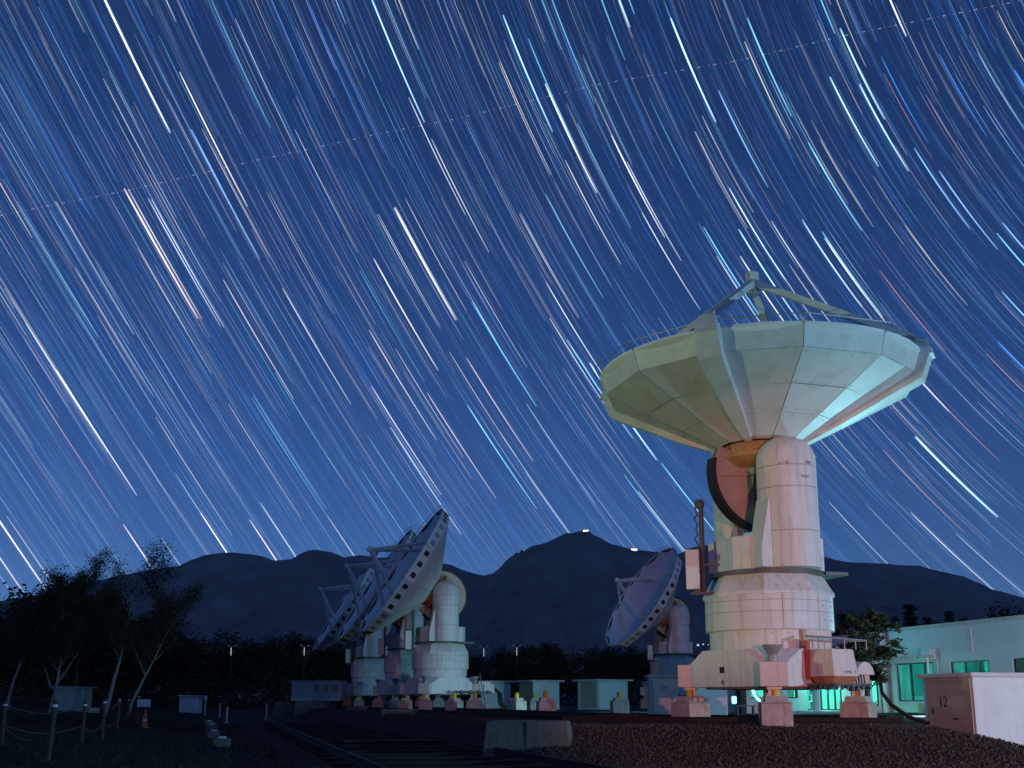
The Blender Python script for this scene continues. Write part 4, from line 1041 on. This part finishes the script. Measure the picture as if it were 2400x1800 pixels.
# ---------------------------------------------------------------- yard lamps that light the site (they stand outside the picture)
def yard_lamp(x, y, hgt, color, power, label, aim=None, cone=None):
    z = height(x, y); r = empty('yard_lamp', (x, y, z)); tag(r, label, 'street lamp', 'yard lamps')
    MB().tube([(0, 0, -.2), (0, 0, hgt)], [.08, .05], 8).build('pole', M['grey'], r, smooth=60)
    MB().lathe([(.05, hgt), (.26, hgt + .16), (.26, hgt + .2), (.0, hgt + .3)], 16).build('lamp_hood', M['grey'], r, smooth=40)
    spot_or_point('lamp_light', r, (0, 0, hgt - .12), color, power, .12, cone, (Vector(aim) - Vector((x, y, z + hgt))).to_track_quat('-Z', 'Y').to_euler() if aim else None)
    return r
yard_lamp(25.0, 16.5, 3.4, (0.40, 0.78, 1.0), 18500, 'cool white yard lamp on a pole to the right of the view')
yard_lamp(10.0, -7.0, 2.4, (1.0, 0.27, 0.23), 40000, 'reddish yard lamp on a pole behind the viewpoint', (9.8, 31.0, 0.9), R(31))
yard_lamp(-26.0, 17.0, 3.4, (0.80, 1.0, 0.60), 23000, 'greenish yellow yard lamp on a pole to the left of the view', (8.0, 31.6, 8.6), R(27))
cl_ = yard_lamp(18.6, 41.5, 1.35, (0.50, 0.82, 1.0), 1900, 'low cyan bollard lamp hidden behind the hut with number 12')
spot_or_point('lamp_spot', cl_, (-.1, -.1, 1.3), (0.24, 0.86, 1.0), 5200, .10, R(64), (Vector((9.5, 31.0, 9.0)) - Vector((18.6, 41.5, 1.4))).to_track_quat('-Z', 'Y').to_euler())
cl2 = yard_lamp(8.1, 57.0, 1.2, (0.10, 0.80, 0.95), 20, 'low cyan bollard lamp hidden behind the hut with number 24')
spot_or_point('lamp_spot', cl2, (-.1, .1, 1.15), (0.30, 0.84, 0.94), 3200, .10, R(74), (Vector((-1.0, 75.0, 1.0)) - Vector((8.1, 57.0, 1.2))).to_track_quat('-Z', 'Y').to_euler())
# ---------------------------------------------------------------- vegetation
def leafy(centres, n, spread, size, rng, flat=0.0):
    V, Fs = [], []
    for c in centres:
        for q in range(n):
            p = c + Vector((rng.gauss(0, spread), rng.gauss(0, spread), rng.gauss(0, spread * .8)))
            a, b_ = rng.uniform(0, 6.28), rng.uniform(-1, 1)
            u = Vector((math.cos(a), math.sin(a), b_ * .8)).normalized(); w = u.cross(Vector((rng.uniform(-1, 1), rng.uniform(-1, 1), rng.uniform(-.3, 1)))).normalized()
            s = size * rng.uniform(.6, 1.4); k = len(V)
            V += [tuple(p - u * s), tuple(p + w * s * .45), tuple(p + u * s), tuple(p - w * s * .45)]; Fs.append((k, k + 1, k + 2, k + 3))
    me = bpy.data.meshes.new('crown'); me.from_pydata(V, [], Fs); me.update(); return me
def crown_points(rng, n, rx, rz, zc, lobes):
    pts = []
    L = [(Vector((rng.uniform(-.6, .6) * rx, rng.uniform(-.6, .6) * rx, zc + rng.uniform(-.6, .75) * rz)), rng.uniform(.3, .55)) for _ in range(lobes)]
    while len(pts) < n:
        c, r = rng.choice(L); d = Vector((rng.gauss(0, 1), rng.gauss(0, 1), rng.gauss(0, 1))).normalized() * (rng.random() ** .4)
        pts.append(c + Vector((d.x * rx * r, d.y * rx * r, d.z * rz * r)))
    return pts
def birch(seed, h, lean, spread, dens, fork=False):
    rng = random.Random(seed); m = MB(); tips = []
    def stem(p0, d, L, r, depth):
        pts, rs = [p0], [r]; d = d.normalized(); p = p0.copy(); k = 7
        for i in range(k):
            d = (d + Vector((rng.gauss(0, .07), rng.gauss(0, .07), .05))).normalized(); p = p + d * L / k; pts.append(p.copy()); rs.append(r * (1 - .85 * (i + 1) / k))
            if depth < 2 and (i >= (2 if depth == 0 else 1)):
                for q in range(2 if depth == 0 else 2):
                    a = rng.uniform(0, 6.28); sd = Vector((math.cos(a), math.sin(a), rng.uniform(.5, 1.2))).normalized()
                    stem(p.copy(), (d * .35 + sd).normalized(), L * rng.uniform(.2, .36) * (spread if depth == 0 else 1), rs[-1] * .5, depth + 1)
            if depth >= 1: tips.append(p.copy())
        tips.append(p.copy()); m.tube(pts, rs, 7 if depth == 0 else 4)
    stem(Vector((0, 0, -.2)), Vector((lean, 0, 1)), h * (1 if not fork else .9), .022 * h * .8, 0)
    if fork:
        stem(Vector((.1, 0, h * .2)), Vector((lean + .45, .1, 1)), h * .7, .011 * h, 0); stem(Vector((-.1, 0, h * .22)), Vector((lean - .4, .1, 1)), h * .55, .008 * h, 1)
    return m.mesh('trunk', 60), leafy(tips, dens, .32, .08, rng)
def tree(name, x, y, z, meshes, mt, ml, label, cat, group, sc_=1.0, rz=0.0):
    r = empty(name, (x, y, z), rz); r.scale = (sc_, sc_, sc_); tag(r, label, cat, group)
    obj('trunk', meshes[0], mt, r); obj('crown', meshes[1], ml, r); return r
def gz(x, y): return height(x, y)
def place(u, Y): p = at(u, 1640, Y); return p.x, Y, gz(p.x, Y)
# birches at the left
for (u, Y, seed, h, lean, spr, dens, fork, lab) in (
    (246, 78, 21, 9.4, .17, 1.0, 9, False, 'tallest birch at the left, thin leaning white trunk and sparse airy crown'),
    (301, 80, 22, 7.6, .18, 1.35, 11, False, 'leaning birch with a fuller rounded crown, right of the tallest birch'),
    (119, 76, 23, 7.8, .05, 1.25, 12, True, 'forked birch with a pale split trunk beside the grey shed'),
    (20, 74, 24, 7.3, .10, 1.2, 11, False, 'birch at the left edge with a pale slanting trunk'),
    (178, 96, 25, 9.6, .02, 1.2, 26, False, 'dark full-crowned tree behind the grey shed')):
    x, y, z = place(u, Y); tree('birch_tree', x, y, z, birch(seed, h, lean, spr, dens, fork), M['bark'] if seed < 25 else M['darkbark'], M['leaf_birch'] if seed < 25 else M['leaf_dark'], lab, 'tree', 'birches at the left')
# dark broadleaf trees closing the view below the mountains
def broadleaf(seed, h, rx):
    rng = random.Random(seed); m = MB(); pts = crown_points(rng, 95, rx, h * .42, h * .56, 9)
    m.tube([(0, 0, -.5), (.1, 0, h * .3), (0, .1, h * .6)], [.22, .16, .06], 6)
    for c in pts[:14]: m.tube([(0.05, .05, h * .25), (c.x * .5, c.y * .5, c.z * .75), tuple(c)], [.09, .05, .02], 4)
    return m.mesh('trunk', 60), leafy(pts, 30, .55, .26, rng)
BL = [broadleaf(40 + k, h, rx) for k, (h, rx) in enumerate(((9.5, 4.4), (8.2, 4.8), (10.5, 3.4), (7.2, 4.4)))]
random.seed(77)
line = [(-60,1490),(-20,1480),(30,1470),(75,1480),(130,1500),(185,1500),(240,1500),(300,1505),(350,1500),(395,1500),(438,1494),(478,1486),(512,1496),(548,1506),(585,1500),(622,1497),(655,1503),(690,1502),(714,1482),(738,1499),(775,1503),(815,1505),(850,1508),(895,1510),(940,1512),(985,1515),(1030,1514),(1075,1520),(1110,1528),(1150,1524),(1190,1526),(1228,1516),(1262,1503),(1296,1512),(1330,1530),(1362,1522),(1398,1512),(1432,1514),(1470,1518),(1510,1521),(1545,1524),(1590,1530),(1640,1535),(1690,1540),(1740,1540),(1800,1540),(1860,1535),(1920,1530)]
for k, (u, v) in enumerate(line):
    Y = 150 + 22 * random.random(); p = at(u, v, Y); g0 = 0.2; me = BL[2] if u in (714,) else BL[(k * 7 + k // 3) % 4]; H0 = (9.5, 8.2, 10.5, 7.2)[BL.index(me)]
    tree('broadleaf_tree', p.x, Y, g0, me, M['darkbark'], M['leaf_dark'], 'dark round-headed tree in the unlit tree line below the mountains', 'tree', 'tree line below the mountains', (p.z - g0) / (H0 * .97), random.uniform(0, 6.28))
for k, (u, v, lab) in enumerate(((30, 1395, 'dark full tree behind the left-edge birch'), (112, 1378, 'dark full tree behind the forked birch'), (205, 1368, 'dark full tree behind the grey shed, its top above the ridge'), (270, 1430, 'dark tree behind the tallest birch'), (345, 1440, 'dark tree behind the leaning birch'), (405, 1470, 'dark tree filling the gap right of the birches'))):
    Y = 108 + 3 * k; p = at(u, v, Y); tree('broadleaf_tree', p.x, Y, 0.4, BL[k % 4], M['darkbark'], M['leaf_dark'], lab, 'tree', 'dark trees behind the birches', (p.z - .4) / ((9.5, 8.2, 10.5, 7.2)[k % 4] * .97), k * 1.7)
# undergrowth closing the gaps at the foot of the tree line
rng = random.Random(9); pts = []
while len(pts) < 900:
    u = rng.uniform(-120, 2000); Y = rng.uniform(138, 150); p = at(u, 1640, Y); pts.append(Vector((p.x, Y, rng.uniform(0, 3.6) * (.6 + .4 * rng.random()))))
ug = obj('undergrowth', leafy(pts, 16, .6, .34, rng), M['leaf_dark']); tag(ug, 'dark undergrowth at the foot of the tree line', 'undergrowth', kind='stuff')
# conifers behind the building
def conifer(seed, h):
    rng = random.Random(seed); m = MB(); m.tube([(0, 0, -.3), (0, 0, h)], [.16, .02], 6); pts = []
    z = h * .12
    while z < h:
        r = (h - z) * .27 + .1; nb_ = max(4, int(r * 5))
        for q in range(nb_):
            a = rng.uniform(0, 6.28); rr = r * rng.uniform(.75, 1.1)
            m.tube([(0, 0, z), (rr * .9 * math.cos(a), rr * .9 * math.sin(a), z - rr * .18)], [.03, .008], 3)
            for t in (.35, .6, .85, 1.0): pts.append(Vector((rr * t * math.cos(a), rr * t * math.sin(a), z - rr * .2 * t)))
        z += h * .055
    return m.mesh('trunk'), leafy(pts, 7, .12, .17, rng)
ord12 = ['second', 'third', 'fourth', 'fifth', 'sixth', 'seventh', 'eighth', 'ninth', 'tenth', 'eleventh', 'twelfth', 'first']
CO = [conifer(60 + k, h) for k, h in enumerate((8.0, 9.0, 7.0))]
for k, (u, v, Y) in enumerate(((1985,1470,98),(2005,1448,104),(2040,1452,100),(2068,1456,108),(2095,1440,102),(2131,1424,96),(2172,1440,100),(2196,1452,106),(2224,1440,101),(2258,1442,99),(2300,1450,105),(1960,1480,110))):
    p = at(u, v, Y); H0 = (8.0, 9.0, 7.0)[k % 3]
    tree('conifer_tree', p.x, Y, 0.0, CO[k % 3], M['darkbark'], M['leaf_con'], 'dark pointed conifer behind the flat roof, %s from the left' % ord12[k], 'tree', 'conifers behind the building', p.z / H0, k * 1.3)
for u, v in ((2345, 1440), (2392, 1428)):
    p = at(u, v, 95); tree('broadleaf_tree', p.x, 95, 0.0, BL[0], M['darkbark'], M['leaf_dark'], 'dark spreading tree above the roof at the right edge' if u > 2350 else 'dark bushy treetop above the roof left of the right-edge tree', 'tree', 'trees behind the roof', p.z / 9.3, u)
# garden pine beside the entrance
rng = random.Random(31); pm = MB(); pm.tube([(0, 0, -.3), (.15, 0, 1.6), (-.1, .1, 3.0), (.1, 0, 4.4)], [.13, .11, .08, .03], 7); pts = []
for k in range(46):
    z = rng.uniform(1.6, 4.5); a = rng.uniform(0, 6.28); L = rng.uniform(.5, 1.0) * (1.75 - .28 * abs(z - 3.0)) 
    e = Vector((L * math.cos(a), L * math.sin(a), z + L * rng.uniform(-.1, .35))); pm.tube([(0, 0, z), tuple(e * .5 + Vector((0, 0, z * .5 - .05))), tuple(e)], [.035, .025, .01], 4)
    for t in (.45, .6, .75, .9, 1.0, 1.06): pts.append(Vector((e.x * t, e.y * t, z + (e.z - z) * t)) + Vector((rng.gauss(0, .1), rng.gauss(0, .1), rng.gauss(0, .07))))
gp = at(2028, 1640, 47.0); tree('garden_pine', gp.x, 47.0, -0.1, (pm.mesh('trunk', 60), leafy(pts, 26, .09, .085, rng)), M['darkbark'], M['leaf_pine'], 'bushy green garden pine between the large antenna and the building', 'tree', None, 1.02)
# tufts of rough grass at the left
rng = random.Random(12); V, Fs = [], []
while len(Fs) < 9000:
    x = rng.uniform(-34, -3); y = rng.uniform(20, 64)
    if (x + 2.6) * 0.963 + (y - 21) * 0.268 > -1.2: continue
    z = height(x, y); a = rng.uniform(0, 6.28); hh = rng.uniform(.05, .16); w = rng.uniform(.02, .05); k = len(V)
    V += [(x - w * math.cos(a), y - w * math.sin(a), z - .02), (x + w * math.cos(a), y + w * math.sin(a), z - .02), (x + rng.gauss(0, .05), y + rng.gauss(0, .05), z + hh)]; Fs.append((k, k + 1, k + 2))
me = bpy.data.meshes.new('grass'); me.from_pydata(V, [], Fs); tag(obj('grass', me, M['grass']), 'rough dark grass left of the tracks', 'grass', kind='stuff')

# ---------------------------------------------------------------- ballast stones on the banks
rng = random.Random(4)
def stone_cloud(n, region):
    V, Fs = [], []
    base = [(1,0,0),(-1,0,0),(0,1,0),(0,-1,0),(0,0,1),(0,0,-1)]; bf = [(0,2,4),(2,1,4),(1,3,4),(3,0,4),(2,0,5),(1,2,5),(3,1,5),(0,3,5)]
    while n:
        x, y, s = region(rng)
        if x is None: continue
        z = height(x, y); k = len(V); ro = Euler((rng.uniform(0, 6), rng.uniform(0, 6), rng.uniform(0, 6))).to_matrix()
        sx_ = (s * rng.uniform(.7, 1.4), s * rng.uniform(.6, 1.1), s * rng.uniform(.5, .9))
        for p in base:
            q = ro @ Vector((p[0] * sx_[0] * rng.uniform(.8, 1.2), p[1] * sx_[1], p[2] * sx_[2])); V.append((x + q.x, y + q.y, z + s * .25 + q.z))
        Fs += [tuple(k + i for i in f) for f in bf]; n -= 1
    me = bpy.data.meshes.new('ballast'); me.from_pydata(V, [], Fs); me.update(); return me
def near_bank(r):
    x = r.uniform(0.5, 15.5); y = r.uniform(21.5, 32.0)
    return x, y, r.choice((.012, .016, .02, .024, .03, .042))
def arm_bank(r):
    t = r.random() ** 1.5; y = 27.5 + 50 * t; x = 1.2 - (y - 27.7) * .278 + r.gauss(-.3, 1.0); return x, y, r.choice((.02, .03, .045))
def low_bed(r):
    t = r.random() ** 1.6; y = 21 + 40 * t; x = -.2 - (y - 20) * .268 + r.uniform(-3.6, 2.6); return x, y, r.choice((.018, .025, .035))
gr = obj('ballast', stone_cloud(38000, near_bank), M['stone']); tag(gr, 'brown gravel covering the bank below the large antenna', 'gravel', kind='stuff')
gr = obj('ballast', stone_cloud(5000, arm_bank), M['stone']); tag(gr, 'dark gravel on the bank between the retaining blocks', 'gravel', kind='stuff')
gr = obj('ballast', stone_cloud(7000, low_bed), M['stone']); tag(gr, 'dark gravel between the low rails', 'gravel', kind='stuff')

# ---------------------------------------------------------------- fence, cone, signs and sheds at the left
posts = []
for i, (u0, v0, u1, v1) in enumerate(((3,1747,13,1643),(110,1777,133,1640),(189,1738,202,1643),(239,1725,247,1637),(275,1702,281,1634),(299,1689,304,1634),(320,1682,327,1627))):
    Y = 2560 * 1.16 / (v0 - v1); p = at(u0, v0, Y); q = at(u1, v1, Y); 
    q = Vector((p.x + (q.x - p.x) * .75, Y, q.z)); p.z = min(p.z, height(p.x, Y) - .1) if p.z > height(p.x, Y) else p.z
    r = empty('fence_post', p); posts.append((p, q))
    tag(r, ['leftmost rope fence post at the edge of the picture', 'tallest and nearest leaning rope fence post', 'third rope fence post from the left', 'fourth rope fence post from the left', 'fifth rope fence post from the left', 'sixth rope fence post from the left', 'rope fence post just left of the traffic cone'][i], 'fence post', 'posts of the rope fence')
    MB().tube([(0, 0, -.3), tuple(q - p)], .055, 8).build('post', M['post'], r, smooth=60)
    MB().lathe([(.062, -.05), (.062, .0)], 8).build('collar', M['white'], r, loc=tuple((q - p) * .93))
posts.sort(key=lambda a: a[0].y)
for hgt in (0.90, 0.45):
    pts = []
    for (p, q), (p2, q2) in zip(posts, posts[1:]):
        a, b_ = p.lerp(q, hgt), p2.lerp(q2, hgt)
        for t in range(6): pts.append(a.lerp(b_, t / 6) - Vector((0, 0, .22 * math.sin(math.pi * t / 6))))
    tag(MB().tube(pts, .014, 5).build('fence_rope', M['rope']), ('upper' if hgt > .6 else 'lower') + ' sagging rope strung between the fence posts', 'rope', 'ropes of the fence')
Yc = 48.0; pc = at(340, 1683, Yc); cn = empty('traffic_cone', (pc.x, Yc, pc.z)); tag(cn, 'slim orange traffic cone in the grass by the fence', 'traffic cone')
MB().lathe([(.15, .03), (.13, .10), (.035, .80), (.0, .81)], 20).build('cone', M['cone'], cn, smooth=50)
MB().box(-.2, .2, -.2, .2, 0, .03).build('foot', M['cone'], cn, bevel=.01); MB().lathe([(.105, .30), (.085, .42)], 20).build('band', M['white'], cn)
if pc.z > height(pc.x, Yc): cn.location.z = height(pc.x, Yc)
ps = at(338, 1640, 52.0); sg = empty('notice_board', (ps.x, 52.0, height(ps.x, 52.0))); tag(sg, 'small pale notice board on a post above the traffic cone', 'sign')
MB().tube([(-.12, 0, 0), (-.12, 0, .9)], .03, 6).tube([(.12, 0, 0), (.12, 0, .9)], .03, 6).build('post', M['post'], sg)
MB().box(-.32, .32, -.03, 0, .85, 1.2).build('board', M['white'], sg, bevel=.01)
def shed(u, Y, w, h, label, mt, open_=False):
    x, y, z = place(u, Y); r = empty('shed', (x, y, z), R(6)); tag(r, label, 'shed', 'sheds at the left')
    MB().box(-w/2, w/2, -1.0, 1.0, -.4, h).build('walls', mt, r)
    MB().hexa([Vector(q) for q in ((-w/2 - .15, -1.25, h + .002), (w/2 + .35, -1.25, h + .002), (w/2 + .35, 1.2, h + .002), (-w/2 - .15, 1.2, h + .002))], [Vector(q) for q in ((-w/2 - .15, -1.25, h + .12), (w/2 + .35, -1.25, h + .06), (w/2 + .35, 1.2, h + .06), (-w/2 - .15, 1.2, h + .12))]).build('roof', mt, r)
    MB().box(-w * .12, w * .14, -1.03, -1.002, 0.05, h - .25).build('door', mt, r, bevel=.006)
    return r
shed(171, 84, 2.25, 1.75, 'grey steel shed with a flat roof among the birches', M['shed'])
shed(448, 110, 1.9, 1.6, 'small dim white shed under the trees right of the birches', M['hut'])
x, y, z = place(222, 82); o = MB().box(-.35, .35, -.2, .2, 0, .35).build('stone_block', M['hutroof'], bevel=.03); o.location = (x, y, z); tag(o, 'low pale stone block in the grass beside the grey shed', 'block')
for (u, Y, hh, lab, top) in ((482, 95, 1.5, 'white stake with a small square plate at the edge of the trees', True), (517, 92, 1.2, 'plain thin white stake right of the stake with the plate', False), (534, 70, 1.0, 'short pale stake standing nearest the low rails', False), (626, 80, 1.1, 'pale stake on a small footing left of the long cabin', False)):
    x, y, z = place(u, Y); r = empty('marker_stake', (x, y, z)); tag(r, lab, 'stake', 'marker stakes')
    MB().box(-.035, .035, -.035, .035, 0, hh).build('stake', M['hut'], r)
    if top: MB().box(-.13, .13, -.06, -.036, hh - .1, hh + .22).build('plate', M['white'], r)
    else: MB().box(-.12, .12, -.12, .12, -.05, .08).build('footing', M['hutroof'], r)
for k, (u, Y, lab) in enumerate(((526, 34, 'nearest low track marker block with a white reflector'), (506, 42, 'second low track marker block with a white reflector'), (500, 52, 'third low track marker block with a white reflector'), (494, 62, 'farthest low track marker block with a white reflector'))):
    x, y, z = place(u, Y); r = empty('track_marker', (x, y, z)); tag(r, lab, 'marker', 'marker blocks along the low track')
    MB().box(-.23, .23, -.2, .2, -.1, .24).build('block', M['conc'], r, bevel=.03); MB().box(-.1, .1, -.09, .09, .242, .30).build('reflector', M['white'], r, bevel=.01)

# ---------------------------------------------------------------- utility poles, village and lodge lights
M['lamp_and_glint'] = emit('far_lamp_and_glint_white', (0.9, 0.97, 1.0), 0.9, False)  # village lamp globes, and the painted glints on the utility poles
M['insul'] = mat('white_insulator', (0.8, 0.8, 0.8), 0.25)
M['lampo'] = emit('lodge_lamp_warm', (1.0, 0.85, 0.62), 6.0, False)
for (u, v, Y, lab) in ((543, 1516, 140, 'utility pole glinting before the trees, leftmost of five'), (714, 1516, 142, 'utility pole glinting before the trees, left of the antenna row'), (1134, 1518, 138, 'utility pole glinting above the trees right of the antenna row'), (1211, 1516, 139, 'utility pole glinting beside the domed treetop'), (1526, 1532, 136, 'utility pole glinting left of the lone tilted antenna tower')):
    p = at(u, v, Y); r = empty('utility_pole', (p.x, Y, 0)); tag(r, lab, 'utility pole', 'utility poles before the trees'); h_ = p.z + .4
    MB().tube([(0, 0, -.3), (0, 0, h_)], [.14, .10], 7).build('pole', M['darkbark'], r, smooth=60)
    MB().beam((-.55, 0, h_ - .35), (.55, 0, h_ - .35), .08, .08).beam((-.4, 0, h_ - 1.0), (.4, 0, h_ - 1.0), .08, .08).build('crossarm', M['grey'], r)
    for q in (-.45, 0, .45): MB().lathe([(.05, h_ - .31), (.09, h_ - .25), (.05, h_ - .12)], 8, cx=q).build('insulator', M['insul'], r)
    MB().box(-.022, .022, -.2, -.15, h_ - 1.5, h_ - .5).build('lamp', M['lamp_and_glint'], r)  # added glowing strip for the glint on the insulators; the pole has no lamp
for (u, v, Y, w, lab) in ((1373, 1243, 6190, 1.0, 'brightly lit lodge on the highest summit'), (1486, 1287, 6190, 1.3, 'brightly lit lodge on the saddle right of the summit')):
    p = at(u, v, Y); r = empty('mountain_lodge', p - Vector((0, 0, 12))); tag(r, lab, 'lodge', 'lit lodges on the ridge')
    MB().box(-16 * w, 16 * w, -5, 5, -8, 13).build('walls', M['hut'], r); MB().slab([(-18 * w, 13.01), (18 * w, 13.01), (0, 18)], 'y', -6, 6).build('roof', M['steel'], r)
    for x in (-10 * w, -1, 9 * w): MB().box(x - 4.5, x + 4.5, -5.6, -5.02, 5, 12.5).build('window', M['lampo'], r)
    MB().box(-10 * w, 9 * w, -5.5, -5.03, 1, 4.6).build('terrace_light', M['lampo'], r)
for (u, v, s_, lab) in ((1636, 1512, .7, 'brightest village lamp glowing left of the large antenna'), (1648, 1510, .45, 'village lamp glowing just right of the brightest one'), (1660, 1511, .3, 'village lamp glowing closest to the large antenna drum'), (1614, 1511, .25, 'faint village lamp farthest left of the cluster'), (1610, 1541, .9, 'round pale lamp glowing beside the drum of the lone antenna')):
    Y = 900.0 if v < 1530 else 100.0; k = Y / 900.0
    p = at(u, v, Y); r = empty('village_lamp', Vector((p.x, Y, height(p.x, Y)))); tag(r, lab, 'lamp', 'village lights'); hh = p.z - r.location.z
    MB().tube([(0, 0, 0), (0, 0, hh)], .25 * k, 6).build('post', M['steel'], r)
    MB().lathe([(0, hh - 1.2 * s_ * k), (1.0 * s_ * k, hh - .8 * s_ * k), (1.3 * s_ * k, hh), (1.0 * s_ * k, hh + .8 * s_ * k), (0, hh + 1.2 * s_ * k)], 12).build('globe', M['lamp_and_glint'], r, smooth=60)

# ---------------------------------------------------------------- the night air between here and the mountains
hz = MB().box(-15500, 15500, -400, 8300, -25, 1500).build('haze', None); tag(hz, 'thin night haze between the site and the mountains', 'haze', kind='stuff')
hm = bpy.data.materials.new('haze'); hm.use_nodes = True; n, l = hm.node_tree.nodes, hm.node_tree.links; n.clear()
pv = n.new('ShaderNodeVolumePrincipled'); pv.inputs['Color'].default_value = (0.8, 0.87, 1.0, 1); pv.inputs['Density'].default_value = 2.6e-5; pv.inputs['Anisotropy'].default_value = 0.0
ho = n.new('ShaderNodeOutputMaterial'); l.new(pv.outputs[0], ho.inputs['Volume']); hz.data.materials.append(hm)
